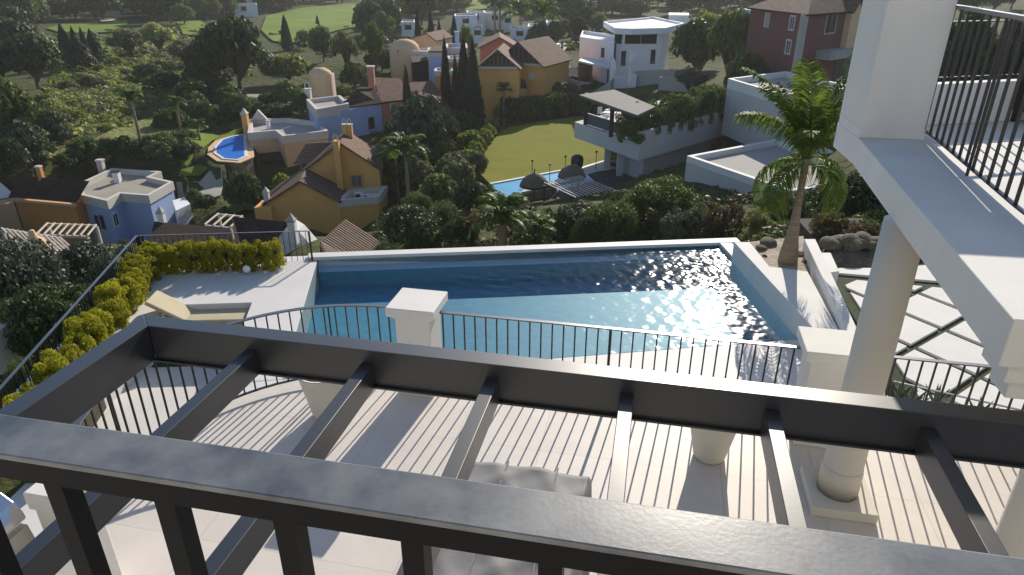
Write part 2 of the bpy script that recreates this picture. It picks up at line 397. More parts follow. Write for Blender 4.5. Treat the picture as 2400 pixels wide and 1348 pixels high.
def ground(x, y):
    a = np.arctan2(x, y); l = np.hypot(x, y)
    i = np.clip(np.searchsorted(AZ, a)-1, 0, len(AZ)-2); j = np.clip(np.searchsorted(RR, l)-1, 0, len(RR)-2)
    fa = np.clip((a-AZ[i])/(AZ[i+1]-AZ[i]),0,1); fl = np.clip((l-RR[j])/(RR[j+1]-RR[j]),0,1)
    return (ZG[i,j]*(1-fa)*(1-fl)+ZG[i+1,j]*fa*(1-fl)+ZG[i,j+1]*(1-fa)*fl+ZG[i+1,j+1]*fa*fl)
_MR = np.exp(np.linspace(math.log(17), math.log(900), 700))
def hit(px, py):                                    # where the sight line through a pixel meets the ground
    x, y, w = ray(px, py); h = math.hypot(x, y); ux, uy, uz = x/h, y/h, w/h
    g = ground(ux*_MR, uy*_MR); z = EYE + uz*_MR
    k = np.nonzero(z <= g)[0]
    if len(k) == 0 or k[0] == 0: r = _MR[0] if len(k) else 900.0
    else: r = _MR[k[0]]
    return Vector((ux*r, uy*r, float(ground(np.array([ux*r]), np.array([uy*r]))[0])))
def gz(x, y): return float(ground(np.array([x]), np.array([y]))[0])

LAWN_Z = -12.0
LAWN = [at(px, py, LAWN_Z) for px, py in ((1118,400),(1128,372),(1150,335),(1176,306),(1195,298),(1262,286),(1360,272),(1480,300),(1560,385),(1420,394),(1358,392),(1150,432))]
pad([at(px,py,LAWN_Z) for px,py in ((1105,440),(1125,330),(1180,290),(1380,262),(1560,300),(1640,380),(1500,425),(1350,470),(1180,470))], LAWN_Z-0.35)

def drape(name, pts, m, dz, step=4.0, px=True):     # sheet laid on the ground
    P = [hit(*p) if px else Vector(p) for p in pts]
    bm = bmesh.new(); f = bm.faces.new([bm.verts.new((p.x,p.y,0)) for p in P])
    x0, x1 = min(p.x for p in P), max(p.x for p in P); y0, y1 = min(p.y for p in P), max(p.y for p in P)
    sx = max(step, (x1-x0)/60); sy = max(step, (y1-y0)/60)
    for k in range(1, int((x1-x0)/sx)+1):
        bmesh.ops.bisect_plane(bm, geom=bm.verts[:]+bm.edges[:]+bm.faces[:], plane_co=(x0+k*sx,0,0), plane_no=(1,0,0))
    for k in range(1, int((y1-y0)/sy)+1):
        bmesh.ops.bisect_plane(bm, geom=bm.verts[:]+bm.edges[:]+bm.faces[:], plane_co=(0,y0+k*sy,0), plane_no=(0,1,0))
    bmesh.ops.triangulate(bm, faces=bm.faces[:])
    for v in bm.verts: v.co.z = gz(v.co.x, v.co.y) + dz
    bmesh.ops.recalc_face_normals(bm, faces=bm.faces)
    if sum(f.normal.z for f in bm.faces) < 0: bmesh.ops.reverse_faces(bm, faces=bm.faces)
    me = bpy.data.meshes.new(name); bm.to_mesh(me); bm.free(); me.materials.append(MATS[m])
    o = bpy.data.objects.new(name, me); COL.objects.link(o); return struct(o)
pad([rng(x,y,r) for x,y,r in ((120,540,58),(395,540,58),(402,450,66),(398,415,70),(240,400,76),(130,440,72))], -18.3)
pad([rng(x,y,r) for x,y,r in ((-80,560,58),(170,560,58),(220,430,68),(-60,420,72))], -19.0)
KZ = hit(545,352).z + 0.2
KP = [at(x,y,KZ) for x,y in ((508,358),(510,343),(524,328),(548,320),(570,317),(573,366),(556,373),(528,371))]
pad([at(x,y,KZ) for x,y in ((492,356),(500,330),(545,308),(570,306),(570,380),(520,384))], KZ-0.25)
pad([rng(x,410,r) for x,r in ((572,73.5),(690,71),(690,62),(560,62))], -16.3)
def mesh_terrain():
    na, nr = ZG.shape
    V = np.stack([XG, YG, ZG], -1).reshape(-1,3)
    I = np.arange(na*nr).reshape(na, nr)
    F = np.stack([I[:-1,:-1], I[:-1,1:], I[1:,1:], I[1:,:-1]], -1).reshape(-1,4)[:, ::-1]
    c = len(V); V = np.vstack([V, [[0,0,-5.0]]])
    me = npmesh('ground', V, F, 'ground')
    o = bpy.data.objects.new('ground', me); COL.objects.link(o); struct(o)
    me.polygons.foreach_set('use_smooth', [True]*len(me.polygons))
    b = MB(); b.add([(math.sin(a)*13.05, math.cos(a)*13.05, -5.0) for a in AZ[:-1]], [tuple(range(len(AZ)-1))])
    struct(b.build('earth_bed', 'ground'))
mesh_terrain()

# roads, lawns and courts of the valley
drape('golf_lawn', [(612,75),(625,40),(700,22),(800,12),(890,10),(888,42),(868,60),(800,72),(740,90),(680,108),(640,100)], 'golf', 0.35)
drape('golf_lawn', [(1095,0),(1142,0),(1140,22),(1090,32)], 'golf', 0.35)
drape('golf_lawn', [(110,70),(150,60),(235,58),(300,50),(298,62),(262,78),(200,82),(135,78)], 'golf', 0.3)
drape('golf_lawn', [(232,102),(285,97),(290,112),(262,128),(245,125)], 'golf', 0.3)
drape('golf_lawn', [(415,55),(470,50),(490,70),(470,88),(430,84)], 'golf', 0.3)
drape('garden_lawn', [(388,360),(430,338),(470,318),(570,302),(560,318),(500,335),(470,360),(440,395),(392,405)], 'golf', 0.2)
drape('garden_lawn', [(425,408),(470,395),(490,402),(470,418),(425,440)], 'golf', 0.2)
drape('garden_lawn', [(98,206),(140,208),(146,216),(104,214)], 'golf', 0.2)
drape('garden_path', [(232,48),(285,38),(288,44),(262,52),(238,54)], 'road', 0.3)
drape('forecourt', [(420,462),(470,430),(522,405),(524,432),(520,462),(480,475),(440,490),(420,480)], 'plaza', 0.15)
drape('road', [(1270,150),(1276,132),(1290,120),(1318,106),(1330,108),(1330,116),(1318,132),(1312,145),(1298,155),(1290,165),(1292,175),(1306,186),(1326,194),(1352,198),(1378,202),(1390,206),(1340,212),(1310,204),(1288,192),(1274,176)], 'road', 0.45, 1.2)
drape('pavement', [(1300,152),(1312,146),(1310,158),(1316,172),(1334,186),(1340,196),(1320,192),(1300,180),(1292,166)], 'concrete', 0.75, 1.2)
drape('driveway', [(1312,170),(1330,164),(1352,174),(1384,186),(1384,196),(1356,196),(1334,187),(1318,178)], 'plaza', 0.6, 1.2)
drape('grass_bank', [(60,402),(130,372),(215,338),(290,300),(360,282),(420,288),(480,262),(560,252),(600,262),(520,290),(440,318),(380,345),(300,372),(200,385),(120,408)], 'bank', 0.3, 2.0)
drape('track', [(500,235),(560,226),(620,226),(624,236),(590,242),(540,243)], 'plaza', 0.25)

# ------------------------------------------------------------------ foliage library
def leaves(P, N, s, g, asp=0.55, shape=0):          # leaf faces at P facing N
    n = len(P); rnd = g.normal(size=(n,3)); N = N/np.linalg.norm(N,axis=1,keepdims=True)
    U = np.cross(N, rnd); U /= np.linalg.norm(U,axis=1,keepdims=True)+1e-9; Vv = np.cross(N, U)
    a = (s*g.uniform(0.6,1.35,n))[:,None]; b = a*asp
    Q = np.stack([P-U*a, P+Vv*b, P+U*a*0.9+N*a*0.12, P-Vv*b], 1)
    return Q.reshape(-1,3), np.arange(n*4).reshape(n,4)
def crown(kind, seed, n, s):                        # crown filling x,y in [-1,1], z in [0,1]
    g = np.random.RandomState(seed)
    if kind == 'cypress':
        z = g.uniform(0,1,n)**1.15; r = np.minimum(1, (1-z)**0.62*1.12)*np.minimum(1, 0.72+z*1.6)
        t = g.uniform(0,2*math.pi,n); lump = 0.90+0.10*np.sin(t*5+z*17+seed)+g.normal(0,0.05,n)
        rr = r*lump*g.uniform(0.72,1.0,n)**0.5
        P = np.stack([rr*np.cos(t), rr*np.sin(t), z],1)
        N = np.stack([np.cos(t), np.sin(t), 0.6+0*t],1) + g.normal(0,0.45,(n,3))
        return leaves(P, N, s, g, 0.35)
    if kind == 'box':
        m = 60; C = g.uniform(-1,1,(m,3)); ax = g.randint(0,3,m); sg = np.where(g.rand(m) < 0.5, -1, 1)
        C[np.arange(m), ax] = sg*0.8; C *= 0.86; cr = g.uniform(0.20,0.32,m)
    elif kind == 'hedge':
        m = 70; t = g.uniform(0,2*math.pi,m); zz = g.uniform(-0.95,0.92,m); pr = np.where(zz > 0.35, 1-(zz-0.35)*0.75, 0.92+0.1*np.sin(zz*5+seed))
        C = np.stack([np.cos(t)*pr*0.72, np.sin(t)*pr*0.72, zz],1); cr = g.uniform(0.16,0.30,m)
    elif kind == 'loose':
        m = 34; d = g.normal(size=(m,3)); d /= np.linalg.norm(d,axis=1,keepdims=True); d[:,2] = np.abs(d[:,2])*1.1-0.35
        C = d*g.uniform(0.35,0.82,(m,1)); cr = g.uniform(0.16,0.30,m)
    elif kind == 'dome':
        m = 46; d = g.normal(size=(m,3)); d /= np.linalg.norm(d,axis=1,keepdims=True); d[:,2] = np.abs(d[:,2])*1.5-0.75
        C = d*g.uniform(0.55,0.80,(m,1)); C[:,2] = np.clip(C[:,2], -0.85, 0.8); cr = g.uniform(0.20,0.34,m)
    elif kind == 'wisp':
        m = 60; t = g.uniform(0,2*math.pi,m); rr = g.uniform(0.05,0.85,m)**0.7
        C = np.stack([rr*np.cos(t), rr*np.sin(t), g.uniform(-0.9,0.8,m)*(1-rr*0.45)],1); cr = g.uniform(0.10,0.2,m)
    else:
        m = 44; d = g.normal(size=(m,3)); d /= np.linalg.norm(d,axis=1,keepdims=True); d[:,2] = np.where(d[:,2] < -0.55, -d[:,2], d[:,2])
        C = d*g.uniform(0.50,0.74,(m,1)); cr = g.uniform(0.22,0.36,m)
    k = g.choice(m, n, p=cr**2/np.sum(cr**2)); e = g.normal(size=(n,3)); e /= np.linalg.norm(e,axis=1,keepdims=True)
    P = C[k] + e*(cr[k]*g.uniform(0.55,1.08,n)**0.6)[:,None]
    if kind == 'wisp': e[:,2] *= 0.4; P[:,2] += g.normal(0,0.08,n)
    N = e*0.8 + g.normal(0,0.55,(n,3)) + np.array([0,0,0.25])
    P[:,2] = P[:,2]*0.5+0.5
    V, F = leaves(P, N, s, g, 0.6)
    return V, F
LIB = {}
for kind, n, s, seeds in (('round',3000,0.075,(1,2,3)),('loose',2000,0.075,(4,5)),('dome',3000,0.075,(6,7)),('cypress',2200,0.085,(8,9)),('wisp',2200,0.06,(10,11)),('box',3600,0.07,(12,13)),('fine',9000,0.036,(14,15)),('finewisp',5200,0.036,(16,17)),('finedome',12000,0.030,(18,19)),('finehedge',11000,0.040,(20,21,22))):
    k2 = {'fine':'round','finewisp':'wisp','finedome':'dome','finehedge':'hedge'}.get(kind, kind)
    LIB[kind] = [npmesh('crown', *crown(k2, sd, n, s), 'leaf_mid') for sd in seeds]
_tm = MB(); _tm.tube([(0,0,-0.05),(0.02,0.01,0.3),(-0.015,0.02,0.6),(0.01,0,1.0)], [1.0,0.8,0.62,0.35], 7)
for k in range(4):
    a = k*1.7; _tm.tube([(0,0,0.5+0.08*k),(5*math.cos(a),5*math.sin(a),0.72+0.06*k),(9*math.cos(a),9*math.sin(a),0.95)], [0.4,0.25,0.12], 5)
TRUNK = _tm.mesh('trunk', 'bark', True)
_rt = random.Random(11); NTREE = [0]
def plant_at(p, rx, h, kind, m, label, cat='tree', group=None, trunk=0.25, ry=None, name='tree', tr=None):
    t = thing(name, p, label, cat, group, _rt.uniform(0,6.28))
    me = LIB[kind][_rt.randrange(len(LIB[kind]))]
    cz = h*trunk
    part('crown', me, t, m, (0,0,cz*0.8), (0,0,0), (rx, ry or rx, h-cz*0.8))
    tk = tr or max(0.05, rx*0.06)
    part('trunk', TRUNK, t, None, (0,0,0), (0,0,0), (tk, tk, max(h*0.6, cz*1.2)))
    NTREE[0] += 1
    return t
def tree(x0, y0, x1, y1, kind, m, label, r=None, cat='tree', group=None, trunk=0.18, name='tree', back=0.6):
    cx = (x0+x1)/2
    p = hit(cx, y1) if r is None else rng(cx, y1, r)
    d = p.y*_c - (p.z-EYE)*_s
    rx = (x1-x0)/2*d/FPX
    rr = math.hypot(p.x, p.y)
    q = p.copy(); q.z = 0; q *= (rr + rx*back)/rr
    g = gz(q.x, q.y)
    top = rng(cx, y0, math.hypot(q.x, q.y)).z
    base = min(g, p.z) if r is None else max(g-0.3, p.z-6)
    base = g if r is None else g
    h = max(top-base, rx*0.5)
    q.z = base
    return plant_at(q, rx, h, kind, m, label, cat, group, trunk, name=name)
def wood(poly, n, h0, h1, kinds, label, group, asp=0.45, cat='tree', name='tree', trunk=0.06, seed=1):
    g = random.Random(seed); xs = [p[0] for p in poly]; ys = [p[1] for p in poly]; k = 0; tries = 0
    X = []
    while k < n and tries < n*40:
        tries += 1
        x, y = g.uniform(min(xs),max(xs)), g.uniform(min(ys),max(ys))
        if not inpoly(np.array([x]), np.array([y]), poly)[0]: continue
        p = hit(x, y)
        h = g.uniform(h0,h1); rx = h*asp*g.uniform(0.8,1.25)
        if any((p.x-q[0])**2+(p.y-q[1])**2 < (0.42*(rx+q[2]))**2 for q in X): continue
        kk, m = g.choice(kinds); X.append((p.x,p.y,rx)); k += 1
        plant_at(p, rx, h, kk, m, label, cat, group, trunk, name=name)
def scrub(name, poly, n, w0, w1, mats, seed, label=None, hh=1.0, leaf=0.16, per=46):
    g = np.random.RandomState(seed); xs = [p[0] for p in poly]; ys = [p[1] for p in poly]; out = {m: [] for m in mats}; k = 0
    while k < n:
        x, y = g.uniform(min(xs),max(xs)), g.uniform(min(ys),max(ys))
        if not inpoly(np.array([x]), np.array([y]), poly)[0]: continue
        p = hit(x, y); k += 1; w = g.uniform(w0, w1); d = g.normal(size=(per,3)); d /= np.linalg.norm(d,axis=1,keepdims=True); d[:,2] = np.abs(d[:,2])
        P = np.array(p) + d*np.array([w,w,w*hh])*g.uniform(0.6,1.05,(per,1))
        out[mats[g.randint(len(mats))]].append((P, d + g.normal(0,0.5,(per,3)), w*leaf*2))
    for m, L in out.items():
        if not L: continue
        P = np.vstack([a for a,_,_ in L]); N = np.vstack([b for _,b,_ in L]); s = np.concatenate([np.full(len(a), c) for a,_,c in L])
        V, F = leaves(P, N, s, g, 0.6)
        o = bpy.data.objects.new(name, npmesh(name, V, F, m)); COL.objects.link(o); o['kind'] = 'stuff'
        if label: o['label'] = label; o['category'] = 'shrubs'
# ------------------------------------------------------------------ the terrace
arc = [(-2.85 + 2.06*math.cos(t), 4.63 + 2.06*math.sin(t)) for t in np.linspace(R(90), R(232), 15)]
TERR = [(-2.2, 6.75), *arc, (-5.0, 2.85), (-5.0, -1.2), (6.5, -1.2), (6.5, 6.75)]
TW = [hb(a, b) for a, b in TERR]
tb = struct(MB().prism([(p.x,p.y) for p in TW], -6.5, -0.06).build('terrace_floor', 'grout'))
_full = None; TS = 0.9
for i in range(-7, 9):
    for j in range(-3, 9):
        g = 0.001; c0 = (i*TS+g, j*TS+g+0.2); c1 = (i*TS+TS-g, j*TS+TS-g+0.2)
        cell = [c0, (c1[0],c0[1]), c1, (c0[0],c1[1])]
        q = clip_cell(ccw(TERR), cell)
        if len(q) < 3 or parea(q) < 0.01: continue
        if parea(q) > (TS-2*g)**2 - 1e-4:
            if _full is None: _full = MB().box(0,0,-0.06,TS-2*g,TS-2*g,0.0).mesh('tile', 'floor_tile')
            w = hb(*c0); o = part('tile', _full, tb, None, w, (0,0,-HA))
        else:
            w = hb(*c0); pp = [hb(*p) - w for p in q]
            o = MB().prism([(p.x,p.y) for p in pp], -0.06, 0.0).build('tile', 'floor_tile', tb); o.location = w

BAL = {}
def railing(name, base, h, label, cat='railing', sp=0.12, m='rail_metal', hm='hand_metal', bw=0.016, hw=0.05, hh=0.014, gap=0.09, posts=(), group=None, pw=0.03, low=0.03):
    base = [Vector(p) for p in base]; org = base[0].copy()
    t = thing(name, org, label, cat, group)
    P = [p-org for p in base]
    up = Vector((0,0,h))
    MB().path([p+up for p in P], hw, hh).build('handrail', hm, t)
    MB().path([p+Vector((0,0,gap)) for p in P], 0.035, 0.012).build('bottom_rail', m, t)
    key = (round(h,3), bw, m, gap)
    if key not in BAL: BAL[key] = MB().box(-bw/2,-bw/2,gap-0.006,bw/2,bw/2,h-hh+0.002).mesh('baluster', m)
    d = 0.0; nxt = sp*0.5
    for i in range(len(P)-1):
        seg = P[i+1]-P[i]; L = seg.length; u = seg/L; rz = math.atan2(u.y, u.x)
        while nxt < d+L:
            q = P[i]+u*(nxt-d); part('baluster', BAL[key], t, None, q, (0,0,rz)); nxt += sp
        d += L
    for k in posts:
        f = k*(len(P)-1); i = min(int(f), len(P)-2); q = P[i].lerp(P[i+1], f-i); u = (P[i+1]-P[i]).normalized()
        o = MB().box(-pw/2,-pw/2,-low,pw/2,pw/2,h-hh).build('post', m, t); o.location = q; o.rotation_euler = (0,0,math.atan2(u.y,u.x))
    return t
def pier(a, b, s, label, z0=0.0, h=1.15, cap=0.275, rz=0.0):
    t = thing('terrace_pier', hb(a,b,z0), label, 'pier', 'white capped piers along the terrace railing', -HA+rz)
    MB().box(-s,-s,0,s,s,h-0.11).build('shaft', 'white', t, bevel=0.012)
    MB().box(-s-0.02,-s-0.02,h-0.15,s+0.02,s+0.02,h-0.11).build('neck', 'white', t, bevel=0.006)
    MB().box(-cap,-cap,h-0.11,cap,cap,h).build('cap', 'white', t, bevel=0.012)
    return t
pier(-2.46, 6.48, 0.20, 'white square pier with flat cap standing in front of the blue pool')
pier(1.87, 6.44, 0.20, 'white square pier with flat cap beside the round column')
pier(-3.995, 3.105, 0.135, 'white capped pier at the barbecue corner, lower left', cap=0.16)
arcw = [hb(-2.85 + 1.9*math.cos(t), 4.63 + 1.9*math.sin(t)) for t in np.linspace(R(231), R(90), 25)]
railing('terrace_railing', arcw + [hb(-2.67, 6.53)], 1.0, 'dark railing curving round the left end of the terrace', posts=(0.3, 0.82), pw=0.02, sp=0.125)
railing('terrace_railing', [hb(-2.25,6.53), hb(-1.0,6.54), hb(0.4,6.54), hb(1.66,6.53)], 1.0, 'dark straight railing between the two capped piers above the pool', posts=(0.5,), pw=0.02, sp=0.125)
railing('terrace_railing', [hb(2.08,6.53), hb(4.0,6.53), hb(6.4,6.53)], 1.0, 'dark railing right of the round column above the diamond garden', posts=(0.5,), pw=0.02, sp=0.125)

def planter(x, y, label):
    t = thing('flower_pot', (x,y,0), label, 'pot', 'large pale pots on the terrace')
    MB().lathe([(0.0,0.0),(0.145,0.0),(0.16,0.03),(0.255,0.52),(0.275,0.56),(0.275,0.585),(0.25,0.585),(0.235,0.52),(0.22,0.42),(0.0,0.42)], 40).build('bowl', 'pot', t, True)
    MB().lathe([(0,0.43),(0.10,0.437),(0.222,0.43),(0.222,0.40)], 24).build('soil', 'soil', t, True)
p = hb(-3.31, 5.73); planter(p.x, p.y, 'pale tapered pot on the terrace left of the capped pier')
p = hb(0.80, 5.87); planter(p.x, p.y, 'pale tapered pot on the terrace left of the round column')

# covered garden furniture under the pergola
def covered(loc, sx, sy, h, label, seed):
    g = np.random.RandomState(seed); t = thing('covered_table', loc, label, 'covered furniture', None, -HA)
    n, m = 44, 52; V = []; F = []
    ph = g.uniform(0,6.28,12); fr = g.uniform(2,7,12); an = g.uniform(0,3.14,12)
    for j in range(m+1):
        for i in range(n+1):
            u, v = i/n*2-1, j/m*2-1
            x, y, z = u*1.25, v*1.2, 1.0
            ex = max(abs(x)-1, 0); ey = max(abs(y)-1, 0); dn = max(ex/0.25, ey/0.2)
            X = max(-1, min(1, x))*sx; Y = max(-1, min(1, y))*sy
            f = sum(math.sin((X*math.cos(an[k])+Y*math.sin(an[k]))*fr[k]*2.2+ph[k])/fr[k] for k in range(12))
            fold = abs(math.sin((X*1.3+Y*0.8)*6+ph[0]))**6*0.02 + abs(math.sin((X*0.9-Y*1.2)*5+ph[1]))**8*0.025
            Z = h*(1-dn*0.96) + (0.004*f + fold*0.7)*(1-dn) - 0.02*(u*u+v*v)
            w = 0.03*math.sin((X-Y)*17+ph[2])*dn + 0.05*dn
            V.append((X + (w if x > 1 else -w if x < -1 else 0), Y + (w if y > 1 else -w if y < -1 else 0), Z))
    for j in range(m):
        for i in range(n): k = j*(n+1)+i; F.append((k,k+1,k+n+2,k+n+1))
    b = MB(); b.add(V,F); b.build('cover', 'cover', t, True)
    b = MB(); b.path([(-sx*0.4,-sy,h+0.012),(-sx*0.42,0,h+0.02),(-sx*0.38,sy,h+0.012)],0.012,0.012); b.path([(sx*0.45,-sy,h+0.012),(sx*0.43,0,h+0.02),(sx*0.45,sy,h+0.012)],0.012,0.012)
    b.build('seam', 'cover', t)
covered(hb(-0.78, 3.55), 0.50, 0.88, 0.78, 'furniture under a creased grey cover below the pergola', 4)

# barbecue built into a white counter
t = thing('barbecue', hb(-4.28, 2.04), 'steel barbecue with knobs set in a white counter, lower left corner', 'barbecue', None, -HA)
MB().box(-0.42,-1.0,0,0.42,0.88,0.66).build('counter', 'white', t, bevel=0.01)
MB().box(0.16,-1.0,0.66,0.42,0.88,0.70).build('counter_edge', 'white', t, bevel=0.008)
MB().add([(0.10,-0.95,0.70),(0.20,-0.95,0.70),(0.16,-0.95,0.93),(0.10,-0.95,0.93),(0.10,0.84,0.70),(0.20,0.84,0.70),(0.16,0.84,0.93),(0.10,0.84,0.93)],
         [(0,1,2,3),(7,6,5,4),(1,5,6,2),(2,6,7,3),(0,4,5,1),(3,7,4,0)]).build('control_panel', 'steel_dull', t)
lid = MB(); pr = [(0.14,0.96),(0.13,1.02),(0.08,1.10),(0.0,1.17),(-0.12,1.20),(-0.26,1.17),(-0.36,1.08),(-0.38,0.96)]
lid.add([(x,-0.93,z) for x,z in pr]+[(x,0.87,z) for x,z in pr], [(i,i+1,i+9,i+8) for i in range(7)]+[tuple(range(8))[::-1],tuple(range(8,16)),(0,8,15,7)])
lid.build('lid', 'steel', t, bevel=0.012)
lh = MB(); lh.tube([(0.20,-0.75,1.0),(0.20,0.65,1.0)], 0.016, 10); lh.tube([(0.20,-0.65,1.0),(0.12,-0.65,1.02)],0.01,6); lh.tube([(0.20,0.55,1.0),(0.12,0.55,1.02)],0.01,6)
lh.build('lid_handle', 'steel', t, True)
for y in (-0.6, -0.2, 0.2, 0.62):
    k = MB(); k.tube([(0,0,0),(0.018,0,0)], 0.048, 20); k.tube([(0.018,0,0),(0.05,0,0.006)], [0.034,0.03], 20); k.box(0.05,-0.007,-0.028,0.06,0.007,0.036)
    o = k.build('knob', 'steel', t); o.location = (0.182, y, 0.81)

# ------------------------------------------------------------------ the pergola overhead and the balcony rail in front
t = thing('pergola', hb(-3.18, 3.39, 2.4), 'dark grey steel pergola frame with flat rafters over the terrace', 'pergola', None, -HA)
mit = MB()
mit.add([(-0.07,0.07,-0.255),(6.2,0.07,-0.255),(6.2,-0.06,-0.255),(0.06,-0.06,-0.255),(-0.07,0.07,0),(6.2,0.07,0),(6.2,-0.06,0),(0.06,-0.06,0)],
        [(0,1,2,3),(7,6,5,4),(0,4,5,1),(1,5,6,2),(2,6,7,3),(3,7,4,0)]).build('front_beam', 'pergola_metal', t, bevel=0.004)
MB().add([(-0.072,0.068,-0.255),(0.058,-0.062,-0.255),(0.058,-3.75,-0.255),(-0.072,-3.75,-0.255),(-0.072,0.068,0),(0.058,-0.062,0),(0.058,-3.75,0),(-0.072,-3.75,0)],
        [(0,1,2,3),(7,6,5,4),(0,4,5,1),(1,5,6,2),(2,6,7,3),(3,7,4,0)]).build('side_beam', 'pergola_metal', t, bevel=0.004)
MB().box(0.061,-3.75,-0.255,6.2,-3.62,-0.002).build('back_beam', 'pergola_metal', t, bevel=0.004)
_rf = MB().box(-0.040,-3.618,-0.2555,0.040,-0.062,-0.09).mesh('rafter', 'pergola_metal')
for k in range(7):
    o = part('rafter', _rf, t, None, (0.785*(k+1)+0.0, 0, 0)); b = o.modifiers.new('bevel','BEVEL'); b.width = 0.004; b.segments = 2
MB().box(0.06,-0.085,-0.2555,6.2,-0.0605,-0.243).build('flange', 'pergola_metal', t)
for x in (0.0, 6.1): MB().box(x-0.05,-3.74,-2.4,x+0.05,-3.64,-0.257).build('post', 'pergola_metal', t)

t = thing('balcony_railing', hb(-0.2, 0.5245, 2.95), 'wide flat dark metal handrail with square bars right in front of the viewer', 'railing', None, -HA+R(0.4))
hr = MB().box(-3.4,-0.0335,1.042,3.4,0.0335,1.05); hr.build('handrail', 'near_rail', t, bevel=0.0025)
MB().box(-3.4,-0.032,1.014,3.4,0.032,1.0415).build('rail_core', 'near_bar', t)
MB().box(-3.4,-0.017,0.09,3.4,0.017,0.105).build('bottom_rail', 'near_bar', t)
_bb = MB().box(-0.0125,-0.0125,0.1,0.0125,0.0125,1.0135).mesh('baluster', 'near_bar')
for k in range(-22, 23):
    x = -0.069 + 0.2 + 0.1495*k
    part('baluster', _bb, t, None, (x,0,0))
struct(MB().prism([(p.x,p.y) for p in (hb(-3.6,-1.2),hb(3.6,-1.2),hb(3.6,0.66),hb(-3.6,0.66))], 2.72, 2.95).build('balcony_floor', 'floor_tile'))
struct(MB().prism([(p.x,p.y) for p in (hb(-6,-1.6),hb(9,-1.6),hb(9,-1.21),hb(-6,-1.21))], -3, 7.5).build('house_wall', 'house_back'))

# ------------------------------------------------------------------ house wing on the right
UA = R(3)
def hp(a, b, z): return hb(a, b, z)
wing = thing('house_wing', hb(1.75, 5.5, 0), 'white house wing with a balcony slab carried on a round column', 'house')
WO = Vector(wing.location)
def wpart(name, mb, m, bevel=0.0, parent=None, smooth=False):
    mb.v = [tuple(Vector(v)-WO) for v in mb.v]; return mb.build(name, m, parent or wing, smooth, bevel)
F0 = (1.92, 7.2)
def pf(s, r): return (F0[0] + s*math.cos(UA) - r*math.sin(UA), F0[1] + s*math.sin(UA) + r*math.cos(UA))
def ppoly(l): return [tuple(hb(a,b).to_2d()) for a,b in l]
SL = [(1.72,3.28),pf(-0.004,0),pf(-0.004,0.75),pf(8,0.75),(9,3.28)]
wpart('balcony_slab', MB().prism(ppoly(SL), 2.74, 3.0), 'white', 0.008)
wpart('moulding', MB().prism(ppoly([(1.80,3.34),(1.80,3.62),(8.9,3.62),(8.9,3.34)]), 2.62, 2.739), 'white', 0.006)
wpart('beam', MB().prism(ppoly([(1.86,3.40),(1.86,3.60),(8.8,3.60),(8.8,3.40)]), 2.50, 2.619), 'white', 0.006)
pil = wpart('pillar', MB().prism(ppoly([pf(0,0),pf(0.58,0),pf(0.58,0.74),pf(0,0.74)]), 3.0, 4.34), 'white', 0.012)
wpart('cap', MB().prism(ppoly([pf(-0.06,-0.06),pf(0.64,-0.06),pf(0.64,0.80),pf(-0.06,0.80)]), 4.34, 4.46), 'white', 0.01, pil)
pil.children[0].location = (0,0,0)
wpart('pillar_base', MB().prism(ppoly([pf(-0.006,-0.006),pf(0.586,-0.006),pf(0.586,0.7),pf(-0.006,0.7)]), 3.001, 3.10), 'white', 0.008)
cc = hb(1.93, 5.5); cl = MB().lathe([(0.178,0.10),(0.178,0.34),(0.170,0.36),(0.168,0.37),(0.166,1.3),(0.155,2.74)], 48, (cc.x,cc.y))
colm = wpart('column', cl, 'cream', 0, None, True)
wpart('collar', MB().lathe([(0.170,0.368),(0.173,0.372),(0.173,0.382),(0.170,0.386)], 48, (cc.x,cc.y)), 'trim', 0, colm, True)
wpart('plinth', MB().prism(ppoly([(1.66,5.20),(2.22,5.20),(2.22,5.80),(1.66,5.80)]), 0.0, 0.10), 'cream', 0.01)
cc = hb(3.06, 4.72)
wpart('column', MB().lathe([(0.2,0.0),(0.2,0.34),(0.182,0.37),(0.18,1.3),(0.166,2.45),(0.2,2.56)], 40, (cc.x,cc.y)), 'cream', 0, None, True)
# far side: curved low parapet round the end of the wing balcony
cp = [pf(0.70+1.0*i, 0.72+1.35*math.sin(min(1, i/5.0)*math.pi/2)) for i in range(8)]
b = MB(); b.path([hb(a,bb,3.42) for a,bb in cp], 0.14, 0.42); wpart('parapet', b, 'white', 0.008)
b = MB(); b.prism(ppoly([pf(0.62,0.752)]+[(a,bb) for a,bb in cp]+[pf(8,0.752)]), 2.74, 2.996); wpart('balcony_apron', b, 'white')
railing('balcony_railing', [hb(*pf(0.62,0.2),3.0), hb(2.52,7.0,3.0), hb(2.36,4.9,3.0), hb(2.30,3.3,3.0)], 1.2, 'black railing with tall thin bars along the wing balcony on the right', sp=0.185, bw=0.02, hw=0.06, hh=0.03, gap=0.08, posts=(0.5,), pw=0.02, m='rail_metal')
railing('balcony_railing', [hb(*pf(0.70+1.0*i, 0.72+1.35*math.sin(min(1, i/5.0)*math.pi/2)),3.42) for i in range(6)], 0.6, 'black railing on the curved parapet at the far side of the wing balcony', sp=0.14, bw=0.016, gap=0.06)
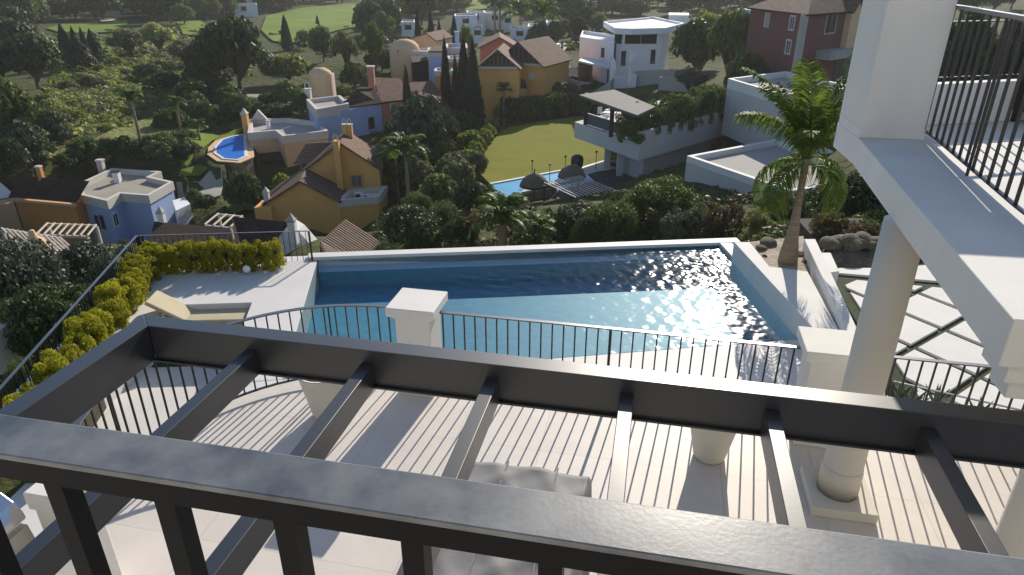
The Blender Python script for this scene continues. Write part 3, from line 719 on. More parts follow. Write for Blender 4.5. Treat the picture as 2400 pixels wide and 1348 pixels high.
for i, (s, r, lab) in enumerate(((2.3,1.0,'dark armchair with white cushion on the wing balcony behind the bars'),(4.2,1.35,'dark lounge chair farther right on the wing balcony behind the bars'))):
    a, bb = pf(s, r); t = thing('garden_chair', hb(a,bb,3.0), lab, 'chair', None, R(20))
    MB().box(-0.35,-0.35,0.12,0.35,0.35,0.3).build('seat_frame','dark',t); MB().box(-0.35,0.25,0.3,0.35,0.36,0.72).build('backrest','dark',t)
    for x in (-0.35,0.27): MB().box(x,-0.35,0.3,x+0.08,0.25,0.5).build('armrest','dark',t)
    MB().box(-0.26,-0.33,0.3,0.26,0.24,0.4).build('cushion','white',t,bevel=0.03)
    for x in (-0.33,0.27):
        for y in (-0.33,0.27): MB().box(x,y,0,x+0.06,y+0.06,0.12).build('leg','dark',t)

# ------------------------------------------------------------------ pool and its decks
WZ = -1.772
FL, FR, NR, NL = (-4.59,14.88), (5.15,15.83), (5.44,11.11), (-3.85,9.72)
POOL = [FL, NL, NR, FR]
struct(MB().prism(POOL, -2.6, -2.32).build('pool_basin', 'pool_floor'))
def lerp2(a, b, t): return (a[0]+(b[0]-a[0])*t, a[1]+(b[1]-a[1])*t)
vin = (-(FL[0]-NL[0])/5.2, -(FL[1]-NL[1])/5.2)
wl = MB()
for A, B in ((FL,NL),(NL,NR),(NR,FR),(FR,FL)):
    u = Vector((B[0]-A[0], B[1]-A[1])).normalized(); nn = Vector((u.y, -u.x))
    wl.add([(A[0],A[1],-2.32),(B[0],B[1],-2.32),(B[0],B[1],-1.742),(A[0],A[1],-1.742)], [(0,1,2,3)])
struct(wl.build('pool_wall', 'pool_wall'))
def water_sheet():                                   # rippled surface, a fine grid clipped to the pool
    nx, ny = 420, 220; S = np.linspace(0,1,nx+1)[None,:,None]; Tt = np.linspace(0,1,ny+1)[:,None,None]
    fl, fr, nr, nl = (np.array(p)[None,None,:] for p in (FL,FR,NR,NL))
    P = (fl*(1-S)+fr*S)*(1-Tt)+(nl*(1-S)+nr*S)*Tt; X, Y = P[...,0], P[...,1]; Z = np.zeros_like(X)
    g = np.random.RandomState(77); gust = 0.75+0.25*np.sin(X*0.9+1.0)*np.sin(Y*1.1+X*0.4)
    for k in range(46):
        lam = g.uniform(0.11,0.42); a = g.normal(0.5,1.1); kk = 2*math.pi/lam; ph = g.uniform(0,6.28)
        Z += 0.019/kk*np.sin(kk*(X*math.cos(a)+Y*math.sin(a))+ph+1.2*np.sin(X*1.7+ph)+0.9*np.sin(Y*2.3+k))*(1 if lam > 0.2 else 0.9)
    Z *= gust
    V = np.stack([X,Y,WZ+Z],-1).reshape(-1,3); I = np.arange((nx+1)*(ny+1)).reshape(ny+1,nx+1)
    F = np.stack([I[1:,:-1],I[1:,1:],I[:-1,1:],I[:-1,:-1]],-1).reshape(-1,4)
    me = npmesh('pool_water', V, F, 'water'); me.polygons.foreach_set('use_smooth', [True]*len(me.polygons))
    o = bpy.data.objects.new('pool_water', me); COL.objects.link(o); struct(o)
water_sheet()
u = Vector((FR[0]-FL[0], FR[1]-FL[1])).normalized(); nv = Vector((-u.y, u.x))
def off(p, du, dn): return (p[0]+u.x*du+nv.x*dn, p[1]+u.y*du+nv.y*dn)
struct(MB().prism([off(FL,0.02,-0.03), off(FR,-0.02,-0.03), off(FR,-0.02,-0.30), off(FL,0.06,-0.30)], -1.93, -1.90).build('pool_ledge', 'ledge'))
struct(MB().prism([off(FL,0.02,-0.03), off(FR,-0.02,-0.03), off(FR,-0.02,-0.28), off(FL,0.06,-0.28)], -2.318, -1.931).build('ledge_base', 'pool_floor'))
struct(MB().prism([off(FL,-0.25,0.0), off(FR,0.55,0.0), off(FR,0.55,0.30), off(FL,-0.25,0.30)], -6.5, -1.67).build('pool_coping', 'deck', bevel=0.012))
struct(MB().prism([FR, NR, (NR[0]+0.2,NR[1]-2.6), (NR[0]+0.62,NR[1]-2.6), (NR[0]+0.32,NR[1]), (FR[0]+0.30,FR[1]-0.0)], -6.5, -1.672).build('pool_coping', 'deck', bevel=0.012))
DZ = -1.742
dk = [off(FL,-0.26,0.30), FL, NL, (-4.55,9.62), (-4.62,10.6), (-5.12,11.2), (-5.36,12.62), (-7.02,12.5), (-7.1,11.2), (-7.25,8.8), (-8.05,9.0), (-8.75,14.75), off(FL,-1.0,0.30)]
struct(MB().prism(dk, -6.5, DZ).build('pool_deck', 'deck', bevel=0.01))
n0, n1 = hb(6.4,6.76), hb(-2.6,6.76); n2 = hb(-4.3,6.3)
struct(MB().prism([NL, NR, (NR[0]+0.19,NR[1]-2.6), (n0.x,n0.y), (n1.x,n1.y), (-3.6,7.2), (-4.4,8.2), (-4.55,9.60)], -6.5, DZ-0.004).build('pool_deck', 'deck'))
struct(MB().prism([(-5.13,11.2),(-4.64,10.6),(-4.57,9.6),(-4.4,8.2),(-3.65,7.2),(-3.9,5.0),(-7.6,4.0),(-7.3,8.8),(-7.12,11.2),(-7.04,12.48),(-5.38,12.6)], -6.5, -2.55).build('lower_deck', 'deck'))
struct(MB().prism([(-5.42,11.5),(-5.42,12.57),(-7.0,12.45),(-7.02,11.4)], -2.549, -2.53).build('bay_mat', 'hedge_strip'))

# day bed in the sunken bay
t = thing('sun_lounger', (-6.45, 12.3, -2.53), 'beige chaise with raised backrest in the sunken bay by the pool', 'sun lounger', None, R(3))
MB().box(-0.15,-0.28,0.50,1.08,0.30,0.57).build('frame', 'wood_pale', t, bevel=0.01)
MB().box(-0.12,-0.27,0.572,1.06,0.29,0.67).build('seat_cushion', 'cushion', t, bevel=0.03)
bk = MB(); P0 = Vector((-0.10,0,0.60)); dr = Vector((-math.cos(R(33)),0,math.sin(R(33)))); nn = Vector((math.sin(R(33)),0,math.cos(R(33))))
bk.add([tuple(P0+dr*a*0.82+nn*c*0.085+Vector((0,y,0))) for c in (0,1) for a, y in ((0,-0.27),(1,-0.27),(1,0.29),(0,0.29))],[(0,1,2,3),(7,6,5,4),(0,4,5,1),(1,5,6,2),(2,6,7,3),(3,7,4,0)])
bk.build('backrest', 'cushion', t, bevel=0.025)
for y in (-0.24, 0.26):
    b = MB(); b.tube([(-0.5,y,0.82),(-0.28,y,0.5),(-0.05,y,0.52)], 0.014, 6); b.build('backrest_strut', 'steel', t)
for x in (-0.1, 1.0):
    for y in (-0.25, 0.26): MB().box(x-0.03,y-0.03,0,x+0.03,y+0.03,0.5).build('leg', 'wood_pale', t)
# lower fence of the pool deck, and the golden hedge inside it
FC, FE = Vector((-8.52,14.55,-1.85)), Vector((-4.70,14.86,-1.85)); FS = Vector((-7.02,6.2,-1.85))
struct(MB().prism([(-8.62,14.75),(-4.85,15.1),(-5.3,14.2),(-7.75,13.85),(-6.95,8.6),(-6.9,8.1),(-7.4,8.1)], -6.5, -1.748).build('flower_bed', 'soil'))
railing('pool_fence', [FS, FS.lerp(FC,0.33), FS.lerp(FC,0.66), FC], 0.85, 'dark metal fence running along the left edge of the pool deck', 'fence', sp=0.11, bw=0.016, posts=(0.0,0.33,0.36,0.66,0.69,1.0), pw=0.045)
railing('pool_fence', [FC+Vector((0.05,0,0)), FC.lerp(FE,0.5), FE], 0.85, 'dark metal fence across the far end of the deck left of the pool', 'fence', sp=0.13, bw=0.012, hw=0.035, posts=(0.0,0.02,1.0), pw=0.04)
hed = [Vector((-5.45+0.02*i, 14.42, -1.75))+Vector((-0.36*i, -0.028*i, 0)) for i in range(8)]
for i, p in enumerate(hed):
    plant_at(p, 0.29+0.02*math.sin(i*3), 0.66+0.05*math.sin(i*5.1), 'finehedge', 'leaf_yellow', 'golden green hedge shrub in the back row, %s from its right end' % ORD[i], 'shrub', 'golden hedge shrubs along the pool fence', 0.0, name='hedge_shrub', tr=0.012)
hl = [Vector((-8.12,14.15,-1.75)).lerp(Vector((-7.02,8.2,-1.75)), k/13) for k in range(14)]
for i, p in enumerate(hl):
    plant_at(p + Vector((0.05*math.sin(i*2.3),0,0)), 0.34+0.04*math.sin(i*3.3), 0.68+0.08*math.sin(i*4.1), 'finehedge', 'leaf_yellow', 'golden green hedge shrub in the side row, %s from the far corner' % ORD[i], 'shrub', 'golden hedge shrubs along the pool fence', 0.0, name='hedge_shrub', tr=0.012)
for i, (px, py) in enumerate(((578,632),)):
    q = at(px,py,-1.62); t = thing('garden_light', (q.x,q.y,-1.75), 'small white globe lamp at the foot of the back hedge', 'lamp')
    MB().lathe([(0.0,0.0),(0.03,0.0),(0.03,0.06),(0.0,0.06)],10).build('stem','steel',t); MB().lathe([(0,0.06)]+[(0.085*math.sin(a),0.145-0.085*math.cos(a)) for a in np.linspace(0.3,3.0,9)]+[(0,0.23)],16).build('globe','white_cool',t,True)

# ------------------------------------------------------------------ right garden
def zp(l, z): return [tuple(at(x,y,z).to_2d()) for x,y in l]
struct(MB().prism(zp([(1720,567),(1757,567),(1803,624),(1893,636),(1975,790),(1990,830),(1952,830),(1925,790)], -1.3), -6.5, -1.3).build('planting_platform', 'white', bevel=0.012))
struct(MB().prism(zp([(1757,567),(1883,553),(1896,634),(1893,636),(1803,624)], -1.42), -6.5, -1.42).build('sand_bed', 'sand'))
struct(MB().prism(zp([(1893,634),(1908,634),(2010,860),(1990,860)], -1.5), -6.5, -1.5).build('grass_strip', 'hedge_strip'))
t = thing('garden_wall', at(1900,565,-1.1), 'long low white wall dividing palm bed and diamond garden', 'wall'); 
MB().prism([tuple((Vector((*p,0))-t.location).to_2d()) for p in zp([(1885,560),(1911,560),(2030,815),(1998,800)], -1.1)], -5, 0).build('wall_body', 'white', t, bevel=0.012)
t = thing('garden_wall', at(1930,600,-1.3), 'short white wall block behind the diamond garden', 'wall')
MB().prism([tuple((Vector((*p,0))-t.location).to_2d()) for p in zp([(1921,592),(1947,592),(1967,636),(1938,640)], -1.3)], -5, 0).build('wall_body', 'white', t, bevel=0.01)
GZ = -1.62
gard = [*zp([(1913,565),(1950,640)], GZ), *zp([(2190,640)],GZ), (14.0,14.6), (15.0,7.0), (6.0,7.6)]
gpoly = [tuple(at(1940,641,GZ).to_2d()), tuple(at(2192,664,GZ).to_2d()), (13.5,12.2), (13.5,6.6), (5.9,7.2)]
gb = struct(MB().prism([tuple(at(1900,570,GZ).to_2d()), tuple(at(2060,585,GZ).to_2d()), (14,16.5), (14,6.0), (5.75,6.6)], -6.5, GZ-0.05).build('diamond_garden', 'hedge_strip'))
struct(MB().prism([tuple(at(1945,628,GZ).to_2d()), tuple(at(2100,628,GZ).to_2d()), (14,15.3),(13.6,12.6), tuple(at(2192,658,GZ).to_2d()), tuple(at(1943,638,GZ).to_2d())], GZ-0.1, GZ).build('garden_kerb', 'white'))
a1, a2 = R(-60.0), R(35.2); n1 = (-math.sin(a1), math.cos(a1)); n2 = (-math.sin(a2), math.cos(a2)); GP = 0.07
def xp(o1, o2):
    det = n1[0]*n2[1]-n1[1]*n2[0]; return ((o1*n2[1]-o2*n1[1])/det, (n1[0]*o2-n2[0]*o1)/det)
o1 = [9.25+1.12*k for k in range(10)]; o2 = [-3.3+1.12*k for k in range(12)]
inner = offset(ccw(gpoly), -0.22)
for i in range(len(o1)-1):
    for j in range(len(o2)-1):
        cell = ccw([xp(o1[i]+GP,o2[j]+GP), xp(o1[i+1]-GP,o2[j]+GP), xp(o1[i+1]-GP,o2[j+1]-GP), xp(o1[i]+GP,o2[j+1]-GP)])
        q = clip_cell(inner, cell)
        if len(q) >= 3 and parea(q) > 0.03:
            MB().prism(q, GZ-0.06, GZ).build('paver', 'white', gb)
g = random.Random(5)
_rk = []
for s in range(3):
    bm = bmesh.new(); bmesh.ops.create_icosphere(bm, subdivisions=3, radius=1); gg = np.random.RandomState(s)
    k = gg.normal(size=(6,3)); ph = gg.uniform(0,6.28,6)
    for v in bm.verts:
        d = sum(math.sin(v.co.dot(Vector(k[q]))*1.6+ph[q]) for q in range(6)); v.co *= 1+0.07*d; v.co.z = max(v.co.z, -0.55)*0.75
    me = bpy.data.meshes.new('boulder'); bm.to_mesh(me); bm.free(); me.materials.append(MATS['rock']); _rk.append(me)
def boulder(p, s, label, group=None):
    o = part('boulder', _rk[g.randrange(3)], None, None, p, (0,0,g.uniform(0,6)), (s*g.uniform(.9,1.4), s, s*g.uniform(.7,1)))
    tag(o, label, 'rock', group)
for px, py, s, lab in ((1802,572,0.19,'round boulder on the sand left of the palm'),(1782,583,0.13,'flat stone on the sand at the left edge of the palm bed'),(1873,597,0.11,'small brown stone on the sand just right of the palm trunk'),(1888,615,0.09,'small stone in the right corner of the palm bed'),(1792,600,0.06,'pebble on the sand left of the palm foot')):
    boulder(at(px,py,-1.42), s, lab)
for k in range(16):
    f = k/15; p = at(1950+120*f, 622+4*math.sin(k*2.1), -1.68); p += Vector((0,0.1+0.2*(k % 2),0.0))
    boulder(p, 0.26+0.1*g.random(), 'rough boulder of the dry stone bank behind the diamond garden', 'boulders of the dry stone bank')
    if k % 2: boulder(p+Vector((0.1,0.35,0.30)), 0.26, 'rough boulder of the dry stone bank behind the diamond garden', 'boulders of the dry stone bank')
struct(MB().prism([tuple(at(1946,618,-1.7).to_2d()), tuple(at(2080,622,-1.7).to_2d()), (13.5,15.8),(13.5,17.5),(7.6,17.3)], -6.5, -1.56).build('planted_bank', 'soil'))
for i in range(9):
    f = i/8; p = Vector((7.75+1.3*f, 16.0+0.5*math.sin(i*2.7), -1.57))
    plant_at(p, 0.34+0.1*math.sin(i*1.9), 0.42+0.15*math.sin(i*2.3), 'finewisp', ('leaf_olive','leaf_brown','leaf_dark')[i % 3], 'small dry plant on top of the stone bank, %s from the left' % ORD[i], 'plant', 'dry plants on the stone bank', 0.02, name='bank_plant', tr=0.01)
railing('garden_fence', [at(2096,893,-0.75)+Vector((0,0,-0.87)), at(2400,962,-0.75)+Vector((0,0,-0.87)), at(2600,1010,-0.75)+Vector((0,0,-0.87))], 0.87, 'thin black garden fence at the near edge of the diamond garden', 'fence', sp=0.16, bw=0.014, hw=0.03, posts=(0,0.5))
# ------------------------------------------------------------------ palms
def frond(seed, rise=60, fall=70, nl=40, ll=0.26, wid=0.016, hang=0.5):
    g = random.Random(seed); V = []; F = []; P = []; x = z = 0.0; N = 26
    for i in range(N+1):
        t = i/N; a = R(rise - (rise+fall)*t**1.25); P.append((x, 0, z, a)); x += math.cos(a)/N; z += math.sin(a)/N
    for i in range(N):
        for s in range(2):
            w = 0.014*(1-i/N)+0.002; w2 = 0.014*(1-(i+1)/N)+0.002; p, q = P[i], P[i+1]; k = len(V)
            V += [(p[0],-w,p[2]),(p[0],w,p[2]),(q[0],w2,q[2]),(q[0],-w2,q[2])] if s == 0 else [(p[0],0,p[2]-w),(p[0],0,p[2]+w),(q[0],0,q[2]+w2),(q[0],0,q[2]-w2)]
            F.append((k,k+1,k+2,k+3))
    for j in range(nl):
        t = 0.10+0.89*j/nl; f = t*N; i = int(f); p = P[i]; L = ll*(0.35+0.65*math.sin(math.pi*min(1,t*0.92+0.08))**0.7)*g.uniform(0.8,1.1)
        for s in (-1, 1):
            a = p[3]; fw = R(48 - 22*t + g.uniform(-8,8)); up = g.uniform(0.15,0.45)
            d = Vector((math.cos(a)*math.sin(fw), s*math.cos(fw), math.sin(a)*math.sin(fw)+up*0.5)).normalized()
            b = Vector((p[0],0,p[2])); m = b+d*L*0.5; e = b+d*L*0.92+Vector((0,0,-hang*L*g.uniform(0.5,1.2)))
            w = Vector((math.cos(a),0,math.sin(a)))*wid; k = len(V)
            V += [tuple(b-w*0.5),tuple(b+w*0.5),tuple(m+w),tuple(m-w),tuple(e+w*0.2),tuple(e-w*0.2)]; F += [(k,k+1,k+2,k+3),(k+3,k+2,k+4,k+5)]
    me = bpy.data.meshes.new('frond'); me.from_pydata(V, [], F); me.materials.append(MATS['leaf_palm']); me.update(); return me
FR_UP = [frond(s, 82, -25, 50, 0.26, 0.010, 0.35) for s in (1,2)]
FR_MID = [frond(s, 66, 20, 50, 0.28, 0.010, 0.7) for s in (3,4)]
FR_LOW = [frond(s, 20, 105, 50, 0.28, 0.010, 0.9) for s in (5,6)]
FR_FAR = [frond(s, 60, 60, 16, 0.34, 0.04, 0.5) for s in (7,8)]
gp = random.Random(21)
def palm(base, ztop, L, n, label, rb=0.16, rt=0.12, far=True, lean=(0,0), group=None, bulge=None, cat='palm tree', up=0.35):
    t = thing('palm_tree', base, label, cat, group); h = ztop-base.z
    b = MB()
    if bulge: b.tube([(0,0,-0.1),(0,0,0.02),(0,0,0.25),(0,0,0.6),(0,0,1.1),(lean[0]*.5,lean[1]*.5,h*0.6),(lean[0],lean[1],h)], bulge, 18)
    else: b.tube([(0,0,-0.4),(lean[0]*.3,lean[1]*.3,h*0.4),(lean[0],lean[1],h)], [rb,(rb+rt)/2,rt], 8)
    b.build('trunk', 'palm_trunk', t, True)
    for k in range(n):
        f = k/n; a = k*2.399+gp.uniform(-.3,.3); s = L*gp.uniform(0.85,1.1)
        if far: me = FR_FAR[k % 2]; tilt = gp.uniform(-0.7,0.5) if f > up else gp.uniform(-0.9,-0.5)
        else: me = (FR_UP if f < up else FR_MID if f < 0.7 else FR_LOW)[k % 2]; tilt = gp.uniform(-0.12,0.12)+(0.25 if f >= 0.7 else 0); s *= (1.05 if f < up else 0.9 if f < 0.7 else 0.72)
        part('frond', me, t, None, (lean[0]+0.04*math.cos(a), lean[1]+0.04*math.sin(a), h+gp.uniform(-0.15,0.05)), (0, tilt, a), (s,s,s))
    return t
pb = at(1845, 617, -1.45); pr = math.hypot(pb.x, pb.y)
pt = palm(pb, rng(1886, 372, pr).z, 2.1, 28, 'large green palm with swollen grey trunk beside the pool', far=False, bulge=[0.205,0.212,0.195,0.14,0.092,0.076,0.068], up=0.45)
gs = [c for c in pt.children if c.name.startswith('frond')]
gs[0].rotation_euler = (0, 0.15, R(165)); gs[0].scale = (2.5,)*3; gs[1].rotation_euler = (0, 0.05, R(30)); gs[1].scale = (2.15,)*3
gs[2].rotation_euler = (0, -0.1, R(95)); gs[3].rotation_euler = (0, 0.12, R(200))
_p = rng(1178, 592, 31); _p.z = gz(_p.x,_p.y); palm(_p, rng(1178, 528, 31).z, 2.1, 20, 'bushy short palm with arching fronds behind the pool edge, left one of the pair', 0.25, 0.22, True, up=0.5)
_p = rng(1248, 595, 31.5); _p.z = gz(_p.x,_p.y); palm(_p, rng(1248, 552, 31.5).z, 1.6, 18, 'bushy short palm with arching fronds behind the pool edge, right one of the pair', 0.22, 0.2, True, up=0.5)
_p = hit(1138, 478); palm(_p, rng(1138, 460, math.hypot(_p.x,_p.y)).z, 1.3, 12, 'young palm at the left end of the villa pool', 0.2, 0.15)
for x, yb, yt, L, lab in ((935,470,372,2.6,'tall feathery palm beside the front orange house'),(958,478,362,2.4,'tall feathery palm right behind the one beside the front orange house'),(1181,292,212,1.3,'slim palm standing in front of the big orange house'),(332,343,236,1.7,'thin tall palm alone on the scrubby slope'),(425,310,246,1.5,'thin palm right of the lone palm on the slope'),(470,335,300,1.4,'small palm on the garden lawn left of the kidney pool'),(462,250,214,2.0,'lime green palm in the shade below the huge dark tree'),
                         (1160,88,10,4.6,'tall fan palm before the far white villas, leftmost'),(1220,85,38,5.2,'broad fan palm before the far white villas, between the tall ones'),(1270,100,42,4.8,'dark fan palm before the far white villas, rightmost'),(1172,82,24,4.0,'second tall fan palm before the far white villas')):
    p = hit(x, yb); palm(p, rng(x, yt, math.hypot(p.x,p.y)).z, L, 15, lab, 0.16 if L < 3 else 0.3, 0.11 if L < 3 else 0.25)
# agaves in the gap behind the lower fence
for i,(px,py) in enumerate(((2135,930),(2190,925),(2290,955),(2105,915))):
    q = at(px,py+25,-1.62); t = thing('agave', q, 'spiky agave behind the thin garden fence, %s from the left' % ORD[(1,2,3,0)[i]], 'plant', 'agaves along the garden fence')
    for k in range(13):
        a = k*2.4; b = MB(); el = R(35+40*((k*7) % 13)/13); L = 0.36
        d = Vector((math.cos(a)*math.cos(el),math.sin(a)*math.cos(el),math.sin(el))); s = Vector((-math.sin(a),math.cos(a),0))
        b.add([tuple(-s*0.02),tuple(s*0.02),tuple(d*L*0.5+s*0.03),tuple(d*L*0.5-s*0.03),tuple(d*L)],[(0,1,2,3),(3,2,4)]); b.build('blade','leaf_grey',t)

# ------------------------------------------------------------------ buildings of the valley
def V2(p): return (p[0], p[1])
class Bld:
    def __init__(s, name, label, p, cat='house', group=None):
        s.o = Vector((p[0],p[1],gz(p[0],p[1]))); s.t = thing(name, s.o, label, cat, group)
    def put(s, mb, name, m, parent=None, bevel=0.0, smooth=False):
        mb.v = [tuple(Vector(v)-s.o) for v in mb.v]; return mb.build(name, m, parent or s.t, smooth, bevel)
    def prism(s, name, poly, z0, z1, m, parent=None): return s.put(MB().prism([V2(p) for p in poly], z0, z1), name, m, parent)
    def flat(s, poly, z, zb, m, trim='trim', ph=0.55, oh=0.12, inset=0.34, dk='roof_deck', name='wall'):
        q = ccw([V2(p) for p in poly])
        s.prism(name, q, zb, z-ph-0.25, m)
        o = offset(q, oh); s.put(MB().ring(o, inset, z-ph-0.3, z), 'parapet', trim)
        s.put(MB().prism(offset(q, -0.1), z-ph-0.25, z-ph), 'roof', dk)
    def roof(s, pts, t, m, parent=None):          # eave L, eave R, ridge R, ridge L
        P = [Vector(p)-s.o for p in pts]; u = (P[1]-P[0]).normalized(); n = (P[1]-P[0]).cross(P[3]-P[0]).normalized(); w = n.cross(u)
        b = MB(); b.slab(P, t); o = b.build('roof', m, parent or s.t)
        uv = o.data.uv_layers.new(name='uv')
        for l in o.data.loops:
            c = o.data.vertices[l.vertex_index].co - P[0]; uv.data[l.index].uv = (c.dot(u), c.dot(w))
        return o
    def gable(s, A, B, apex, depth, zb, m, rm, oh=0.35, panel=None):   # gable end A-B towards the viewer
        A, B, apex = Vector(A), Vector(B), Vector(apex); d = Vector((B.y-A.y, A.x-B.x, 0)) * -1; d.normalize()
        if d.y < 0: d = -d
        D = d*depth; vs = [A, B, apex]
        lo = [Vector((A.x,A.y,zb)), Vector((B.x,B.y,zb))]
        b = MB(); f = [lo[0],lo[1],B,apex,A]; n = 5
        b.add([tuple(p) for p in f]+[tuple(p+D) for p in f], [(0,1,2,3,4),(9,8,7,6,5)]+[(i,n+i,n+(i+1)%n,(i+1)%n) for i in range(5)])
        w = s.put(b, 'wall', m)
        up = Vector((0,0,0.06)); f0 = -d*oh; f1 = D+d*oh
        for E in (A, B):
            e = (E-apex); e2 = apex + e*(1+oh/e.length)
            s.roof([e2+f0+up, e2+f1+up, apex+f1+up, apex+f0+up] if E == A else [e2+f1+up, e2+f0+up, apex+f0+up, apex+f1+up], 0.16, rm)
        if panel:
            k = apex*0.92+(A+B)*0.04; pb = MB()
            tri = [A.lerp(apex,0.06)-d*0.06, B.lerp(apex,0.06)-d*0.06, apex-d*0.06-Vector((0,0,0.25))]
            pb.add([tuple(p) for p in tri]+[tuple(p-d*0.05) for p in tri],[(0,1,2),(5,4,3),(0,3,4,1),(1,4,5,2),(2,5,3,0)]); pn = s.put(pb, 'gable_panel', panel)
            for i in range(1, 10):
                f = i/10; top = min(f, 1-f)*2; q = A.lerp(B, f) - d*0.13
                hgt = (apex.z-A.z)*top*0.85
                if hgt > 0.3: s.put(MB().bar(q+Vector((0,0,0.1)), q+Vector((0,0,hgt)), 0.12, 0.06, up=(d.x,d.y,0)), 'slat', 'wood', pn).parent = pn
            s.put(MB().bar(A-d*0.15+Vector((0,0,-0.05)), B-d*0.15+Vector((0,0,-0.05)), 0.3, 0.22), 'sill', 'trim')
        return w
    def win(s, A, B, px, py, w, h, fm='frame', gm='glass', bars=1, fw=0.07):
        A, B = Vector(A), Vector(B); u = Vector((B.x-A.x, B.y-A.y, 0)).normalized(); n = Vector((u.y,-u.x,0))
        if n.dot(Vector((0,0,0))-Vector((A.x,A.y,0))) < 0: n = -n
        x, y, z = ray(px, py); t = (A.x*n.x+A.y*n.y)/(x*n.x+y*n.y); c = Vector((x*t,y*t,EYE+z*t))
        b = MB(); up = Vector((0,0,1)); d = 0.06
        for q0, q1, wd in ((c-u*w/2-up*h/2, c+u*w/2-up*h/2, fw),(c-u*w/2+up*h/2, c+u*w/2+up*h/2, fw)): b.bar(q0-u*fw/2+n*d/2, q1+u*fw/2+n*d/2, d, wd)
        for q0, q1 in ((c-u*w/2-up*h/2, c-u*w/2+up*h/2),(c+u*w/2-up*h/2, c+u*w/2+up*h/2)): b.bar(q0+n*d/2, q1+n*d/2, fw, d, up=tuple(n))
        if bars: b.bar(c-up*h/2+n*d*0.4, c+up*h/2+n*d*0.4, 0.045, d*0.6, up=tuple(n))
        f = s.put(b, 'window', fm)
        p = MB(); p.face([tuple(c+u*a*w/2+up*e*h/2+n*0.02) for a,e in ((-1,-1),(1,-1),(1,1),(-1,1))]); s.put(p, 'pane', gm, f)
        return c
    def chimney(s, p, w, h, m='trim', cap='trim', style='flat'):
        p = Vector(p); b = MB(); b.box(p.x-w/2,p.y-w/2,p.z-0.8,p.x+w/2,p.y+w/2,p.z+h); c = s.put(b, 'chimney', m)
        k = MB()
        if style == 'pyr':
            k.box(p.x-w*.6,p.y-w*.6,p.z+h,p.x+w*.6,p.y+w*.6,p.z+h+0.1); z = p.z+h+0.1
            k.add([(p.x-w*.5,p.y-w*.5,z),(p.x+w*.5,p.y-w*.5,z),(p.x+w*.5,p.y+w*.5,z),(p.x-w*.5,p.y+w*.5,z),(p.x,p.y,z+w*1.0)],[(0,1,4),(1,2,4),(2,3,4),(3,0,4),(3,2,1,0)])
        elif style == 'arch':
            k.box(p.x-w*.6,p.y-w*.6,p.z+h,p.x+w*.6,p.y+w*.6,p.z+h+0.08)
            k.tube([(p.x-w*.42*math.cos(a),p.y,p.z+h+0.08+w*1.1*math.sin(a)) for a in np.linspace(0,math.pi,9)], w*0.1, 5)
        else: k.box(p.x-w*.62,p.y-w*.62,p.z+h,p.x+w*.62,p.y+w*.62,p.z+h+0.14)
        s.put(k, 'cap', cap, c)
        return c
    def block(s, x0, y0, x1, y1, r0, r1, depth, zb, m, trim='trim', **k):   # flat-roofed block from its front top edge
        A, B = rng(x0,y0,r0), rng(x1,y1,r1); z = (A.z+B.z)/2; u = (B-A); u.z = 0; u.normalize(); n = Vector((-u.y,u.x,0))
        if n.y < 0: n = -n
        s.flat([A, B, B+n*depth, A+n*depth], z, zb, m, trim, **k); return A, B
def pz(l, z): return [at(x,y,z) for x,y in l]

# blue flat-roofed house, left
h = Bld('villa', 'pale blue house with flat grey roof terrace and white parapet', at(300,460,-12.6))
bp = pz([(158,443),(191,449),(193,456),(250,469),(281,452),(347,457),(402,426),(348,414),(374,402),(262,395)], -12.6)
h.flat(bp, -12.6, -24, 'blue', ph=0.45, inset=0.32)
h.chimney(at(242,408,-13.0), 0.5, 1.25, 'trim'); h.chimney(at(277,426,-13.0), 0.5, 0.9, 'white_cool', 'frame_dark')
for x in (229,241): h.win(bp[2], bp[3], x, 521, 0.42, 1.15, 'frame_dark', 'glass', 0)
h.win(bp[3], bp[4], 271, 515, 0.75, 1.15, 'frame', 'glass', 1, 0.14); h.win(bp[0], bp[1], 183, 488, 0.35, 1.0, 'frame_dark', 'glass', 0)
h.prism('annexe', pz([(155,516),(214,521),(216,505),(160,500)], -16.4), -24, -16.4, 'blue'); 
h.put(MB().ring(offset(ccw([V2(p) for p in pz([(155,516),(214,521),(216,505),(160,500)], -16.4)]),0.1), 0.25, -16.8, -16.1), 'parapet', 'trim')
h.prism('annexe', pz([(404,470),(432,462),(446,478),(412,494)], -13.6), -24, -13.6, 'white_cool')
# orange house with dark roofs, far left
h = Bld('villa', 'orange house with dark brown roofs at the left edge', at(90,470,-12.8))
A, B = at(20,463,-13.0), at(174,477,-13.0); C, D = at(205,424,-11.2), at(47,412,-11.2); up = Vector((0,0,0.05))
h.roof([A+up,B+up,C,D], 0.2, 'tile_dark'); bk = Vector((0.1,4.6,0))
h.prism('wall', [A+Vector((0.2,0.3,0)),B+Vector((-0.2,0.3,0)),B+bk,A+bk], -24, -13.15, 'orange_deep')
h.put(MB().bar(A+Vector((0,0.1,-0.2)),B+Vector((0,0.1,-0.2)),0.3,0.2), 'cornice', 'peach')
A, B, C, D = at(0,532,-16.2), at(148,532,-16.2), at(137,495,-14.7), at(33,484,-14.7)
h.roof([A,B,C,D], 0.2, 'tile_dark'); h.prism('porch_wall', [A+Vector((0.3,0.4,0)),B+Vector((-0.3,0.4,0)),C,D], -24, -16.3, 'orange_deep')
h.prism('wing', pz([(-60,482),(33,476),(30,465),(-60,462)], -13.6), -24, -13.6, 'peach'); h.chimney(at(96,412,-11.1), 0.35, 0.7, 'orange_deep')
h.put(MB().lathe([(1.5,-13.5),(1.4,-13.2),(0,-11.4)],4,V2(at(-8,455,-13.3))), 'roof_lantern', 'white_cool')
